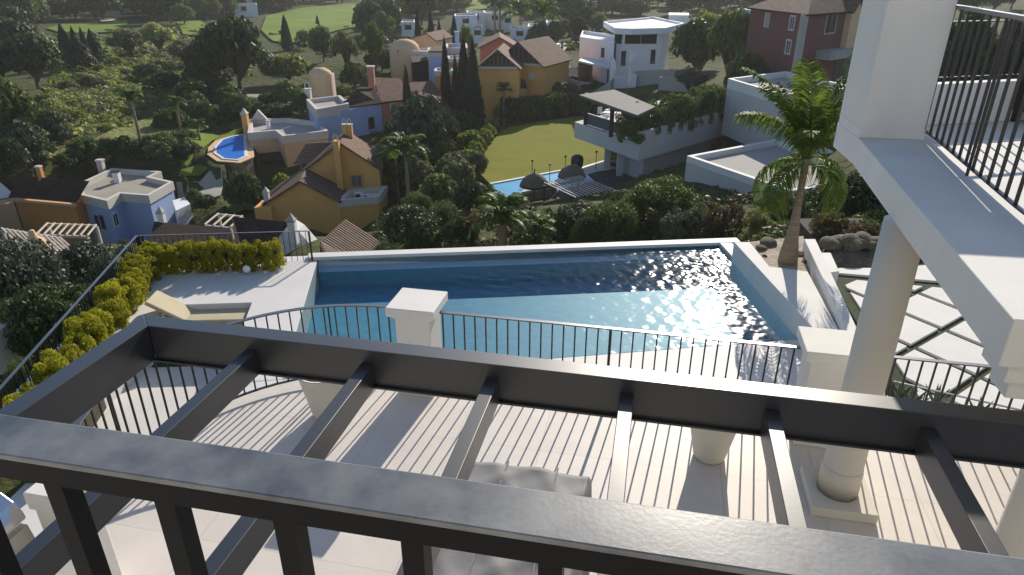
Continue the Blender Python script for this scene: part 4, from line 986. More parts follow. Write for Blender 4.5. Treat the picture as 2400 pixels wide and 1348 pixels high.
# peach house with flat roofs by the kidney pool
h = Bld('villa', 'peach house with stepped flat roofs beside the kidney-shaped pool', at(670,310,-11))
bp = pz([(583,311),(648,305),(664,318),(766,306),(740,285),(676,277),(588,280)], -11)
h.flat(bp, -11, -21, 'peach', ph=0.5, inset=0.35, dk='gravel_roof')
h.chimney(at(578,300,-11.2), 0.6, 1.5, 'orange', style='pyr'); h.chimney(at(630,300,-11.4), 0.35, 0.7, 'white_cool')
tri = pz([(588,281),(626,281)], -11); h.put(MB().add([tuple(tri[0]),tuple(tri[1]),tuple((tri[0]+tri[1])/2+Vector((0,0,1.1))),tuple(tri[0]+Vector((0,.4,0))),tuple(tri[1]+Vector((0,.4,0))),tuple((tri[0]+tri[1])/2+Vector((0,.4,1.1)))],[(0,1,2),(5,4,3),(0,3,4,1),(1,4,5,2),(2,5,3,0)]), 'pediment', 'trim')
A, B = bp[0], bp[1]; n = Vector((0.4,-0.9,0))
ca = [rng(600,382,74.6), rng(661,375,74.4), rng(656,355,75.9), rng(597,361,76.1)]; h.roof(ca, 0.15, 'tile_dark')
h.win(A, B, 622, 397, 0.9, 1.9, 'frame_dark', 'glass', 0)
# front orange house
h = Bld('villa', 'front orange house with two brown gabled roofs and chimneys', rng(760,470,58))
A, B, X = rng(620,476,57.3), rng(795,470,56.2), rng(703,423,56.7); A.z = B.z = (A.z+B.z)/2
h.gable(A, B, X, 4.2, -24, 'orange', 'tile_brown', 0.25)
u = (B-A).normalized(); C = rng(887,478,56.6); C.z = B.z
h.prism('terrace_block', [B+u*-0.3+Vector((0,.05,0)), C, C+Vector((0.2,3.4,0)), B+Vector((0.2,3.4,0))], -24, B.z-0.55, 'orange')
h.put(MB().ring([V2(p) for p in (B+u*-0.2+Vector((0,-.05,0)), C+Vector((0.1,-.05,0)), C+Vector((0.3,3.2,0)), B+Vector((0.2,3.2,0)))], 0.3, B.z-0.6, B.z), 'parapet', 'trim')
A, B, X = rng(712,398,60.2), rng(888,394,59.3), rng(797,334,59.8); A.z = B.z = (A.z+B.z)/2; TA, TB = A, B
h.gable(A, B, X, 4.6, -24, 'orange', 'tile_brown', 0.2)
c = h.win(A, B, 836, 424, 0.95, 1.05, 'orange_deep', 'glass_grey', 1, 0.10)
q = rng(787,330,59.2); b = MB(); b.box(q.x-0.24,q.y-0.25,-24,q.x+0.24,q.y+0.35,q.z); ch = h.put(b,'chimney','orange')
k = MB(); k.tube([(q.x-0.2*math.cos(a),q.y,q.z+0.55*math.sin(a)) for a in np.linspace(0,math.pi,9)],0.07,5); h.put(k,'cap','trim',ch)
for x in (808,820): h.chimney(rng(x,302,63.0), 0.42, 0.35, 'orange', 'trim', 'arch')
q = rng(620,487,56.6); h.prism('annexe', [q+Vector((-0.85,0,0)), q+Vector((0.5,0,0)), q+Vector((0.5,2,0)), q+Vector((-0.85,2,0))], -24, q.z, 'orange'); h.chimney(q+Vector((-0.05,1,0)), 0.4, 1.0, 'trim', style='pyr')
for i,(x,y) in enumerate(((860,462),(873,462),(842,458))):
    p = rng(x,y,58.2); t = thing('air_conditioner', p-Vector((0,0,0.35)), ('white air conditioner on the roof terrace of the front orange house, '+('middle one','right one','left one')[i]), 'air conditioner', 'air conditioners on the orange house')
    MB().box(-.36,-.16,0,.36,.16,.62).build('casing','white_cool',t); o = MB().tube([(0,0,0),(0,-0.03,0)],0.23,16).build('fan_grille','frame_dark',t); o.location = (-.08,-.165,.31)
t = thing('slatted_pergola', rng(735,365,62.5), 'brown slatted pergola at the left side of the front orange house', 'pergola')
for i in range(11):
    f = i/10; a = rng(716-28*f, 338+46*f, 63.5-1.2*f); b = rng(778-36*f, 334+44*f, 63.3-1.2*f); MB().bar(a-t.location, b-t.location, 0.10, 0.16).build('slat', 'wood', t)
for f in (0.05, 0.95):
    a = rng(725-20*f,342+46*f,63.4-1.2*f); MB().bar(a-t.location, Vector((a.x,a.y,-21))-t.location, 0.15,0.15).build('post','wood',t)
# blue house with dark hipped roof, and its terracotta neighbour
h = Bld('villa', 'blue house with white roof terrace and dark hipped roof', at(800,250,-9.6))
bp = pz([(721,243),(743,267),(893,240),(862,222)], -9.6)
h.prism('wall', bp, -19, -9.75, 'blue'); q = pz([(721,243),(743,267),(817,253),(797,234)], -9.6)
h.put(MB().ring(offset(ccw([V2(p) for p in q]),0.1), 0.35, -10.1, -9.1), 'parapet', 'trim'); h.prism('roof_deck', q, -9.74, -9.55, 'gravel_roof')
h.roof([at(790,256,-9.6), at(893,240,-9.6)+Vector((0.2,-0.2,0)), rng(877,207,84), rng(838,208,82)], 0.2, 'tile_dark')
h.chimney(at(724,238,-9.6), 0.7, 1.4, 'trim', style='arch'); h.win(bp[1], bp[2], 870, 288, 0.8, 1.25, 'frame_dark', 'glass', 0)
t = Bld('villa', 'terracotta house with red tiled roofs between the cypresses', at(920,240,-9.5))
A, B = at(893,239,-9.6), at(962,231,-9.6); u = (B-A).normalized(); n = Vector((-u.y,u.x,0))
t.prism('wall', [A, B, B+n*7, A+n*7], -19, -9.7, 'terracotta'); t.roof([A-u*.2-n*.2, B-n*.2, rng(938,184,89), rng(877,181,88)], 0.2, 'tile_red')
t.chimney(rng(871,190,86), 0.75, 1.6, 'terracotta'); t.win(A, B, 923, 260, 0.75, 1.7, 'frame', 'glass', 0, 0.12)
A, B = rng(958,222,86), rng(1046,238,85); t.prism('wing', [A+Vector((0,.4,0)), B+Vector((0,.4,0)), B+Vector((0,6,0)), A+Vector((0,6,0))], -19, min(A.z,B.z)-0.15, 'terracotta'); t.roof([A, B, rng(1012,189,91), rng(958,191,91)], 0.2, 'tile_red')
# big orange house with gabled wooden pediments
h = Bld('villa', 'big orange house with dark gabled roofs and wooden pediments', rng(1190,200,88))
A, B, X = rng(1119,157,84), rng(1216,158,83.5), rng(1167,116,83.8); A.z = B.z = (A.z+B.z)/2
h.gable(A, B, X, 7, -17, 'orange', 'tile_brown', 0.4, 'wood_dark')
A2, B2, X2 = rng(1163,149,90), rng(1273,148,87), rng(1217,98,88.5); A2.z = B2.z = (A2.z+B2.z)/2
h.gable(A2, B2, X2, 8, -17, 'orange', 'tile_brown', 0.4, 'wood_dark'); h.win(A2, B2, 1247, 178, 0.85, 0.75, 'trim', 'trim', 1)
A3, B3, X3 = rng(1125,114,98), rng(1210,106,98), rng(1171,87,98); A3.z = B3.z = (A3.z+B3.z)/2; h.gable(A3, B3, X3, 7, -17, 'terracotta', 'tile_brown', 0.4)
h.roof([rng(1209,206,86), rng(1236,206,86), rng(1231,187,87.5), rng(1214,184,87.5)], 0.15, 'tile_dark'); q = [rng(1211,208,86),rng(1234,208,86),rng(1234,208,88.5),rng(1211,208,88.5)]; h.prism('annexe', q, -17, q[0].z, 'orange')
# white and blue terraced houses behind the cypresses
h = Bld('villa', 'blue and white terraced house behind the tall cypresses', rng(1040,150,98))
h.block(1004,122,1044,122,97,97,6,-16,'blue',ph=0.3); h.block(1046,112,1094,112,101,101,6,-16,'blue',ph=0.5); h.block(1050,137,1086,137,95,95,3,-16,'terracotta',ph=0.2); h.block(1020,166,1062,166,91,91,3,-16,'orange_deep',ph=0.3)
h.chimney(rng(1071,100,104), 0.5, 1.4, 'blue')
A = rng(1003,120,96.5); h.roof([A, rng(1044,120,96.5), rng(1044,106,100), rng(1018,106,100)], 0.15, 'tile_brown')
h = Bld('villa', 'old beige house with rounded end wall beyond the blue house', rng(975,120,112))
A, B, X = rng(950,92,114), rng(1022,96,112), rng(1000,78,113); A.z = B.z = (A.z+B.z)/2; h.gable(A, B, X, 7, -15, 'peach', 'tile_red', 0.2)
q = rng(948,112,108); h.put(MB().lathe([(2.3,-15),(2.3,q.z-0.5),(2.1,q.z+0.3),(1.5,q.z+0.9),(0.6,q.z+1.2),(0,q.z+1.25)],20,V2(q)), 'rounded_end', 'peach', smooth=True)
h.block(955,118,1010,122,106,105,4,-15,'peach',ph=0.2); h.win(rng(925,120,106), rng(960,120,106), 938, 128, 0.9, 1.3, 'trim', 'glass', 1)
h.prism('dark_roof', [rng(962,125,104),rng(1000,130,103),rng(1004,150,98),rng(966,158,96)], -15, rng(985,140,99).z, 'tile_dark')
h = Bld('round_tower', 'old beige round tower with arched top among the trees', rng(747,200,90), 'tower')
q = rng(750,172,90); h.put(MB().lathe([(1.45,-18),(1.45,q.z-0.2),(1.25,q.z+0.25),(0.7,q.z+0.6),(0,q.z+0.7)],24,V2(q)), 'tower_wall', 'peach', smooth=True)
q2 = rng(766,178,91); h.prism('arch_wall', [q2+Vector((-.9,0,0)),q2+Vector((.6,0,0)),q2+Vector((.6,1.4,0)),q2+Vector((-.9,1.4,0))], -18, q2.z+0.2, 'trim'); q3 = rng(772,198,89.3); h.prism('buttress', [q3+Vector((-.4,0,0)),q3+Vector((.3,0,0)),q3+Vector((.3,.8,0)),q3+Vector((-.4,.8,0))], -18, q3.z+0.4, 'trim')
# white modern house
h = Bld('modern_villa', 'white modern two-storey house with dark strip window', rng(1490,120,97))
z = -2.75; xy = lambda x, r: Vector((rng(x,60,r).x, rng(x,60,r).y, 0))
A, B = xy(1442,95), xy(1554,96.5); h.prism('wall', [A, B, xy(1572,110), xy(1448,112)], -14, z-0.4, 'white_cool')
rp = ccw([V2(p) for p in (xy(1414,106), xy(1442,94.2), xy(1482,93.6), xy(1562,95.8), xy(1604,105), xy(1530,118))])
h.prism('roof_slab', rp, z-0.45, z, 'white_cool'); h.put(MB().ring(rp, 0.3, z-0.002, z+0.28), 'parapet', 'white_cool'); h.prism('roof_house', [xy(1565,112),xy(1612,112),xy(1612,118),xy(1565,118)], z, z+0.9, 'white_cool')
L0, L1 = xy(1360,101), xy(1444,94.5); zz = rng(1400,95,97).z; h.prism('side_wing', [L0, L1, xy(1449,104), xy(1366,112)], -14, zz-0.35, 'white_cool'); h.put(MB().ring(ccw([V2(p) for p in (L0, L1, xy(1449,104), xy(1366,112))]), 0.25, zz-0.36, zz+0.1), 'parapet', 'white_cool')
h.win(A, B, 1502, 90, 4.3, 1.45, 'white_cool', 'glass', 1, 0.1); h.win(A, B, 1449, 88, 0.9, 1.5, 'frame_dark', 'glass', 0); h.win(L0, L1, 1413, 124, 0.6, 1.15, 'frame_dark', 'glass', 1); h.win(A, B, 1461, 137, 0.55, 1.8, 'frame_dark', 'glass', 0); h.win(A, B, 1530, 133, 0.55, 1.7, 'frame_dark', 'glass', 0); h.win(L0, L1, 1441, 130, 0.3, 3.2, 'frame_dark', 'glass', 0)
t = Bld('carport', 'dark carport with white roof edge before the white modern house', rng(1390,170,92), 'carport')
A, B = rng(1356,142,92.5), rng(1428,158,90.5); z = A.z; t.put(MB().slab([A, B.to_2d().to_3d()+Vector((0,0,B.z)), B+Vector((1.2,4,0)), A+Vector((1,4,0))], 0.22), 'roof', 'frame')
for p in (A+Vector((.2,.2,0)), B+Vector((-.1,.2,0)), A.lerp(B,.45)+Vector((0,.2,0))): t.put(MB().box(p.x-.1,p.y-.1,-14,p.x+.1,p.y+.1,p.z-.15), 'post', 'frame_dark')
t.prism('back_wall', [A+Vector((.3,3.2,0)),A.lerp(B,.4)+Vector((.5,3,0)),A.lerp(B,.4)+Vector((.5,3.3,0)),A+Vector((.3,3.5,0))], -14, A.z-.3, 'frame_dark')
for i,(x,yb,yt) in enumerate(((1426,200,134),(1468,208,121))):
    p = rng(x, yb, 89-3*i); p.z = gz(p.x,p.y); q = rng(x+8, yt, 89-3*i)
    t = thing('feather_flag', p, ('left','right')[i]+' one of two white feather flags before the white modern house', 'flag', 'white feather flags')
    MB().tube([(0,0,0),(q.x-p.x-.1,0,q.z-p.z)],0.04,6).build('pole','steel',t); zt = q.z-p.z; xx = q.x-p.x
    V = []; n = 12
    for k in range(n+1):
        f = k/n; w = (0.75*math.sin(math.pi*min(1,0.15+f*0.85)) if i == 0 else 0.70*abs(math.cos(f*4.2))*(1-0.3*f)+0.05); zc = zt*(1-0.72*f); xc = (xx-.1)*(1-0.72*f)
        V += [(xc,0.05*math.sin(f*9),zc),(xc+w,0.05*math.cos(f*9),zc-0.05)]
    MB().add(V, [(2*k,2*k+1,2*k+3,2*k+2) for k in range(n)]).build('cloth','flag',t)
for nm, pts, hgt, m, lab in (('garden_wall', [(1306,146,101),(1312,160,98),(1330,178,94),(1358,190,91.5)], 1.1, 'concrete', 'curved grey retaining wall along the road bend'), ('garden_wall', [(1384,196,90),(1430,204,88.5),(1436,196,90.5)], 1.5, 'concrete', 'pale wall left of the feather flags'), ('garden_wall', [(1432,186,91.5),(1492,176,92)], 1.6, 'white_cool', 'white topped wall in front of the white modern house'), ('garden_wall', [(1490,168,93),(1560,190,90),(1620,196,89)], 1.9, 'concrete', 'long grey wall right of the feather flags'),('garden_wall',[(1546,188,86),(1640,200,84)],1.5,'concrete','low grey wall behind the terrace hedge')):
    W3 = []
    for x, y, r in pts: p = rng(x,y,r); p.z = gz(p.x,p.y)+hgt; W3.append(p)
    t = thing(nm, (W3[0].x,W3[0].y,W3[0].z-hgt), lab, 'wall'); MB().path(rel(W3, t.location), 0.3, hgt+1.2).build('wall_body', m, t)
# dark red brick house, upper right
h = Bld('brick_house', 'dark red brick house with grey tiled roof, upper right', rng(1880,100,76))
A, C, D = rng(1760,20,84), rng(1887,33,73), rng(2040,20,84); z = C.z; A.z = D.z = z
E0 = A + Vector((12,8,0)); h.prism('wall', [A, C, D, D+(A-C)*0.8], -13, z, 'brick_red')
rg = (A+C+D+D+(A-C)*0.8)/4; rg.z = z+3.2; h.roof([A+Vector((-.6,-.3,0)), C+Vector((0,-.7,0)), rg+Vector((-.5,-1,0)), rg+Vector((-1.5,.5,0))], 0.2, 'tile_brown'); h.roof([C+Vector((0,-.7,0)), D+Vector((.6,-.3,0)), rg+Vector((1.5,.5,0)), rg+Vector((-.5,-1,0))], 0.2, 'tile_brown')
h.put(MB().box(C.x-.28,C.y-.28,-13,C.x+.28,C.y+.28,z-.05), 'corner_pilaster', 'concrete')
h.win(A, C, 1798, 47, 1.15, 1.35, 'trim', 'concrete', 0, 0.05); h.win(A, C, 1857, 54, 1.0, 1.25, 'trim', 'glass_grey', 1, 0.14); h.win(A, C, 1848, 110, 1.0, 1.25, 'trim', 'glass_grey', 1, 0.14)
h.win(C, D, 1948, 50, 1.9, 2.2, 'concrete', 'glass', 1, 0.15); dd = (D-C).normalized(); nn = Vector((dd.y,-dd.x,0)); b0 = C+dd*3.2; h.prism('balcony', [b0, C+dd*12, C+dd*12+nn*1.5, b0+nn*1.5], z-4.2, z-3.4, 'concrete'); h.win(C, D, 1975, 150, 3.2, 3.4, 'frame_dark', 'dark', 0)
G = C+dd*7.6+nn*0.6; h.gable(G, C+dd*9.6+nn*0.6, C+dd*8.6+nn*0.6+Vector((0,0,1.3)), 2.5, z-3.4, 'peach', 'tile_brown', 0.2)
t = Bld('garage', 'small white louvred shed left of the brick house', rng(1745,35,88), 'shed'); t.block(1728,24,1764,20,88,86,3,-12,'white_cool','white_cool',ph=0.15)
for k in range(5): q = rng(1748,36+4*k,86.6); t.put(MB().box(q.x-.9,q.y-.1,q.z-.05,q.x+.5,q.y,q.z+.05), 'louvre', 'white')

# modern villa compound with the lawn
h = Bld('modern_villa', 'grey modern villa with cantilevered roof terrace above the lawn', at(1560,330,-9))
S = pz([(1347,286),(1500,337),(1722,277),(1560,232)], -8.25)
h.prism('terrace_slab', S, -9.65, -8.25, 'villa_grey')
pw = MB(); a, b = at(1492,312,-7.45), at(1714,276,-7.45); pw.bar(S[1]+Vector((-.15,.15,.45)), S[2]+Vector((-.1,.15,.45)), 0.3, 0.9); h.put(pw, 'parapet', 'villa_grey')
R4 = pz([(1357,222),(1440,210),(1536,250),(1494,270)], -5.35); h.put(MB().slab(R4, 0.20), 'terrace_roof', 'canopy')
for x, y, r in ((1372,285,62.2),(1432,309,57.5)):
    p = rng(x,y,r); h.put(MB().box(p.x-.16,p.y-.16,-8.25,p.x+.16,p.y+.16,-5.5), 'post', 'wood_dark')
p = R4[1]; h.put(MB().box(p.x-.2,p.y-.6,-8.25,p.x+.05,p.y-.35,-5.6), 'post', 'wood_dark')
gl = MB(); gl.bar(S[0].lerp(S[1],.12)+Vector((.3,.2,.5)), S[0].lerp(S[1],.9)+Vector((.3,.2,.5)), 0.04, 0.95); gr_ = h.put(gl, 'glass_screen', 'glass_grey')
gl = MB(); gl.bar(S[0].lerp(S[1],.12)+Vector((.3,.2,1.0)), S[0].lerp(S[1],.9)+Vector((.3,.2,1.0)), 0.08, 0.05); h.put(gl, 'screen_rail', 'frame', gr_)
u = (S[1]-S[0]).normalized(); v = (S[2]-S[1]).normalized()
for f, o in ((0.38,1.6),(0.62,1.2)):
    p = S[0].lerp(S[1], f)+v*o; h.put(MB().box(p.x-.25,p.y-.25,-12.4,p.x+.25,p.y+.25,-9.65), 'column', 'villa_grey')
i0 = S[1]+v*2.0-u*1.2; h.prism('lower_wall', [i0, S[2]-u*1.2-v*.5, S[2]-u*7-v*.5, i0-u*3], -13, -9.65, 'villa_grey'); h.prism('lower_glass', [i0-u*3.02+v*.5, i0-u*5.5+v*.5, i0-u*5.5+v*.6, i0-u*3.02+v*.6], -12.3, -9.65, 'glass')
ub = pz([(1707,184),(1842,167),(2010,205),(1835,222)], -4.2); h.flat(ub, -4.2, -9, 'villa_grey', 'white', ph=0.5, oh=0.02, inset=0.3, dk='gravel_roof', name='upper_wall')
st = pz([(1742,205),(1795,216),(1830,208),(1775,198)], -5.0); h.prism('stone_block', st, -8.5, -5.0, 'peach')
tp = pz([(1702,230),(1797,257),(1880,240),(1990,262),(1900,222)], -6.2); h.prism('upper_terrace', tp, -8.8, -6.6, 'villa_grey'); h.put(MB().ring(ccw([V2(p) for p in tp]), 0.22, -6.61, -6.2), 'parapet', 'white')
h.prism('upper_base', offset(ccw([V2(p) for p in tp]), -1.2), -13, -8.8, 'concrete')
lr = pz([(1610,365),(1852,448),(1968,430),(2040,392),(1866,317)], -7.6); q = ccw([V2(p) for p in lr])
h.prism('low_roof_slab', q, -9.4, -8.05, 'villa_grey'); h.put(MB().ring(q, 0.34, -8.06, -7.6), 'parapet', 'white'); h.prism('low_roof_deck', offset(q,-0.33), -8.049, -8.0, 'gravel_roof')
dv = [lr[0].lerp(lr[4],.78), lr[0].lerp(lr[4],.78).lerp(lr[1],.33)]
h.put(MB().bar(lr[4].lerp(lr[0],.2)+Vector((0,0,-.2)), lr[3].lerp(lr[1],.25)+Vector((0,0,-.2)), 0.3, 0.4), 'parapet', 'white')
q2 = offset(q, -1.6); h.prism('low_wall', q2, -15, -9.4, 'villa_grey')
bp_ = [tuple(Vector(lr[0].lerp(lr[1],.36)).to_2d()), tuple((lr[0].lerp(lr[1],.36)+Vector((.6,.1,0))).to_2d())]
pA, pB = Vector(q2[0]).to_3d(), Vector(q2[1]).to_3d(); 
p = lr[0].lerp(lr[1],.38)+Vector((.3,.9,0)); h.put(MB().box(p.x-.35,p.y-.3,-15,p.x+.15,p.y+.3,-9.41), 'pier', 'villa_grey'); h.put(MB().box(p.x+.3,p.y+.3,-15,p.x+2.6,p.y+.4,-9.5), 'door', 'frame_dark')
for i in range(9):
    f = i/8; p = S[1].lerp(S[2], 0.03+0.9*f)+Vector((-.75,.75,0.0)); p.z = -8.25
    plant_at(p, 1.15, 2.5+0.6*f+0.25*math.sin(i*2.2), 'box', ('leaf_mid','leaf_mid','leaf_olive')[i % 3], 'clipped hedge plant on the villa roof terrace, %s from the terrace roof' % ORD[i], 'shrub', 'hedge along the villa roof terrace', 0.02, name='hedge_shrub')
p = at(1440,284,-8.25); t = thing('patio_table', p, 'white table on the villa roof terrace under the grey roof', 'table', None, R(-30)); MB().box(-1.1,-.5,.7,1.1,.5,.76).build('tabletop','white',t)
for x in (-.95,.95):
    for y in (-.4,.4): MB().box(x-.04,y-.04,0,x+.04,y+.04,.7).build('leg','frame',t)
for i,(px,py,ry) in enumerate(((1408,276,0.5),(1462,272,3.4),(1478,288,2.6),(1425,268,4.0))):
    p = at(px,py,-8.25); t = thing('patio_chair', p, 'white chair at the villa terrace table, %s from the left' % ORD[(0,2,3,1)[i]], 'chair', 'white chairs on the villa terrace', ry)
    MB().box(-.25,-.25,.4,.25,.25,.46).build('seat','white',t); MB().box(-.25,.2,.46,.25,.25,.95).build('backrest','white',t)
    for x in (-.22,.22):
        for y in (-.22,.22): MB().box(x-.02,y-.02,0,x+.02,y+.02,.4).build('leg','frame',t)
# lawn, villa pool and its furniture
struct(MB().prism([V2(p) for p in LAWN], LAWN_Z-0.4, LAWN_Z).build('lawn', 'lawn'))
pl = pz([(1149,433),(1357,394),(1392,424),(1290,452),(1200,468),(1168,462)], LAWN_Z); struct(MB().prism([V2(p) for p in pl], LAWN_Z-0.1, LAWN_Z+0.03).build('pool_water', 'villa_pool'))
cp = MB(); cp.path([p+Vector((0,0,.12)) for p in (pl[0],pl[1])], 0.3, 0.2); struct(cp.build('pool_coping', 'white'))
struct(MB().prism([V2(p) for p in pz([(1358,393),(1416,376),(1490,383),(1470,392),(1400,402),(1366,412)], LAWN_Z)], LAWN_Z-0.3, LAWN_Z+0.02).build('villa_patio', 'deck'))
struct(MB().prism([V2(p) for p in pz([(1200,469),(1290,453),(1392,425),(1366,413),(1400,403),(1470,393),(1700,395),(1640,430),(1400,470),(1230,500)], LAWN_Z)], LAWN_Z-0.5, LAWN_Z+0.01).build('villa_patio', 'shaded_paving'))  # patio beside villa and slatted pergola, their shade painted into the paving
t = thing('slatted_pergola', at(1355,437,-10), 'dark slatted pergola beside the villa pool', 'pergola'); a0, a1_, b0_, b1_ = at(1276,428,-10), at(1356,412,-10), at(1350,463,-10), at(1440,445,-10)
for i in range(11): f = i/10; MB().bar(a0.lerp(a1_,f)-t.location, b0_.lerp(b1_,f)-t.location, 0.085, 0.06).build('slat', 'wood_pale', t)
for p, q in ((a0.lerp(b0_,.15),a1_.lerp(b1_,.15)),(a0.lerp(b0_,.85),a1_.lerp(b1_,.85))): MB().bar(p-t.location+Vector((0,0,-.14)), q-t.location+Vector((0,0,-.14)), 0.14, 0.18).build('beam','wood_dark',t)
for p in (a0,a1_,b0_,b1_): MB().box(-.07,-.07,-2.2,.07,.07,-.23).build('post','wood_dark',t).location = p-t.location
for i,(x,y) in enumerate(((1252,452),(1340,430))):
    p = at(x,y,-11.2); p.z = LAWN_Z; t = thing('thatched_parasol', p, ('domed thatched parasol at the near side of the villa pool','domed thatched parasol half hidden behind the slatted pergola')[i], 'parasol', 'thatched parasols')
    MB().lathe([(1.15,1.35),(1.1,1.55),(0.85,1.95),(0.45,2.25),(0.0,2.4)],22).build('thatch','thatch',t,True); MB().tube([(0,0,0),(0,0,2.7)],0.05,8).build('pole','wood_dark',t)
t = Bld('garden_kiosk', 'small brown kiosk wall with white top beside the villa pool', rng(1255,470,50), 'kiosk'); q = at(1222,452,-11.2); e = at(1290,438,-11.2); n = Vector((.6,1.2,0)); t.prism('wall',[q,e,e+n,q+n],-13,-11.35,'stone'); t.put(MB().ring(ccw([V2(p) for p in (q,e,e+n,q+n)]),.2,-11.35,-11.15),'coping','white')
for i,(x,y0,y1) in enumerate(((1247,420,405),(1288,430,398),(1324,410,395),(1396,398,376))):
    p = at(x,y0,LAWN_Z); t = thing('garden_torch', p, 'thin black garden torch by the villa pool, %s from the left' % ORD[i], 'torch', 'black torches round the villa pool'); MB().tube([(0,0,0),(0,0,1.5)],0.03,6).build('pole','dark',t); MB().lathe([(0.03,1.5),(0.1,1.6),(0.1,1.72),(0,1.72)],8).build('lamp','dark',t)
t = thing('wicker_chair', at(1352,395,LAWN_Z), 'dark wicker egg chair at the far end of the villa pool', 'chair'); MB().lathe([(0.45,0),(0.55,0.3),(0.58,0.8),(0.5,1.1),(0.25,1.25),(0,1.27)],16).build('shell','dark',t,True); MB().lathe([(0.3,0),(0.4,.35),(0,.4)],14).build('cushion','cover',t,True)
# kidney pool
struct(MB().prism(offset(ccw([V2(p) for p in KP]),0.9), KZ-0.16, KZ-0.06).build('kidney_deck', 'peach')); struct(MB().prism(offset(ccw([V2(p) for p in KP]),0.7), KZ-3, KZ-0.161).build('kidney_base', 'stone')); struct(MB().prism(offset(ccw([V2(p) for p in KP]),0.3), KZ-0.06, KZ+0.02).build('pool_coping', 'white')); struct(MB().prism([V2(p) for p in KP], KZ, KZ+0.04).build('pool_water', 'far_pool'))
# roofs just below the fence
h = Bld('low_house', 'dark roofed house with white gable wall and chimney behind the deck fence', rng(560,580,38))
Z0, Z1 = rng(362,519,40), rng(538,535,39); Z2, Z3 = rng(545,508,41), rng(672,520,39); E0, E1, E2 = rng(330,640,36.3), rng(560,640,36.3), rng(590,618,37.2)
h.roof([E0, E1, Z1, Z0], 0.2, 'tile_dark'); h.roof([E1+Vector((0,.1,.05)), E2, Z3, Z2], 0.2, 'tile_dark')
wp = [Z3+Vector((0.02,0,-.12)), E2+Vector((0.02,0,-.12)), E2+Vector((.02,0,-3)), E2+Vector((3.2,.6,-3)), Z3+Vector((1.6,0,-2.0)), Z3+Vector((.55,0,-.5))]
wd = Vector((0.15,0.9,0)); h.put(MB().add([tuple(p) for p in wp]+[tuple(p+wd) for p in wp], [(0,1,2,3,4,5),(11,10,9,8,7,6)]+[(i,6+i,6+(i+1)%6,(i+1)%6) for i in range(6)]), 'gable_wall', 'white')
q = rng(686,540,38.2); h.chimney(q, 0.40, 0.55, 'white', 'concrete', 'pyr'); q = rng(381,520,40); h.chimney(q, 0.32, 0.5, 'white', 'concrete', 'pyr')
h.prism('wall', [E0+Vector((.5,.8,0)),E2+Vector((-.5,.5,0)),Z3,Z0], -16, E0.z-1.2, 'white_cool')
def slats(label, P0, P1, P2, n, m='wood', posts=True, w=0.09):
    t = thing('slatted_pergola', P0, label, 'pergola'); d = P2-P0
    for i in range(n): a = P0.lerp(P1, i/(n-1)); MB().bar(a-P0, a+d-P0, w, 0.07).build('slat', m, t)
    for s in (0.0, 1.0): MB().bar(P0+d*s-P0+Vector((0,0,-.1)), P1+d*s-P0+Vector((0,0,-.1)), 0.12, 0.14).build('beam', m, t)
    for a in (P0,P1,P0+d,P1+d): g_ = gz(a.x,a.y); MB().bar(a-P0+Vector((0,0,-.15)), Vector((a.x,a.y,min(g_,a.z-1)))-P0, 0.14,0.14).build('post', m, t)
slats('brown slatted shade roof in front of the orange house, right of the white chimney', rng(808,516,37), rng(752,566,34.5), rng(886,566,36), 15, 'wood')
slats('brown slatted shade roof, lower part behind the pool corner', rng(752,570,34), rng(772,612,32), rng(860,622,33.5), 9, 'wood')
slats('brown slatted shade roof at the left edge below the orange house', rng(4,534,44), rng(140,556,43), rng(64,592,41), 12, 'wood_pale')
slats('pale open trellis above the olive tree, left of the blue house', rng(86,548,48), rng(205,552,47), rng(112,522,50), 8, 'wood_pale')
slats('pale open trellis between the dark roofs behind the fence', rng(480,526,44), rng(540,532,43), rng(512,500,47), 4, 'wood_pale')
h = Bld('chimney_stack', 'rounded cream chimney beside the slatted roof at the left edge', rng(82,590,40), 'chimney'); q = rng(80,562,40); h.put(MB().lathe([(0.5,q.z-3),(0.45,q.z-.1),(0.2,q.z+.2),(0.12,q.z+.5),(0,q.z+.5)],12,V2(q)),'stack','peach',smooth=True)
h = Bld('gate_pillar', 'pale square gate pillar at the left edge outside the fence', at(0,760,-3.2), 'pillar'); q = at(23,757,-3.2); h.prism('shaft', [q+Vector((-2,-1.5,0)),q+Vector((.0,-1.5,0)),q,q+Vector((-2,0,0))], -9, -3.2, 'cream')
# far villas
def far(label, blocks, r, m='white_cool'):
    x = sum(b[0]+b[2] for b in blocks)/(2*len(blocks)); p = rng(x, blocks[0][1], r); h = Bld('far_villa', label, p)
    for (x0,y0,x1,y1,dr) in blocks:
        A, B = h.block(x0,y0,x1,y0,r+dr,r+dr,8,gz(p.x,p.y)-4,m,m,ph=0.3,oh=0.05,inset=0.3); w = (x1-x0)
        for k in range(1, max(2,int(w/22))): h.win(A, B, x0+w*k/max(2,int(w/22)), y0+9, 1.4, 1.5, 'frame_dark', 'glass', 0)
far('far white villa left of the fan palms', [(1065,37,1118,0,0),(1094,29,1136,0,8),(1108,64,1130,0,-8)], 165)
far('far white villa between the fan palms', [(1135,30,1185,0,5),(1180,36,1200,0,0)], 175)
far('far white villa with blank wall right of the fan palms', [(1238,62,1264,0,0),(1280,53,1309,0,4),(1196,66,1240,0,6)], 150)
far('far white villa at the top edge, leftmost', [(92,4,136,0,0),(140,0,170,0,5)], 250); far('far pale villa at the top edge, right of the leftmost', [(236,4,275,0,0),(282,0,318,0,10)], 240)
far('far grey glass villa at the top edge above the golf lawn', [(540,10,602,0,0),(545,-6,598,0,14)], 235); far('far white villa half hidden left of the cypress pair', [(940,52,972,0,0)], 165)
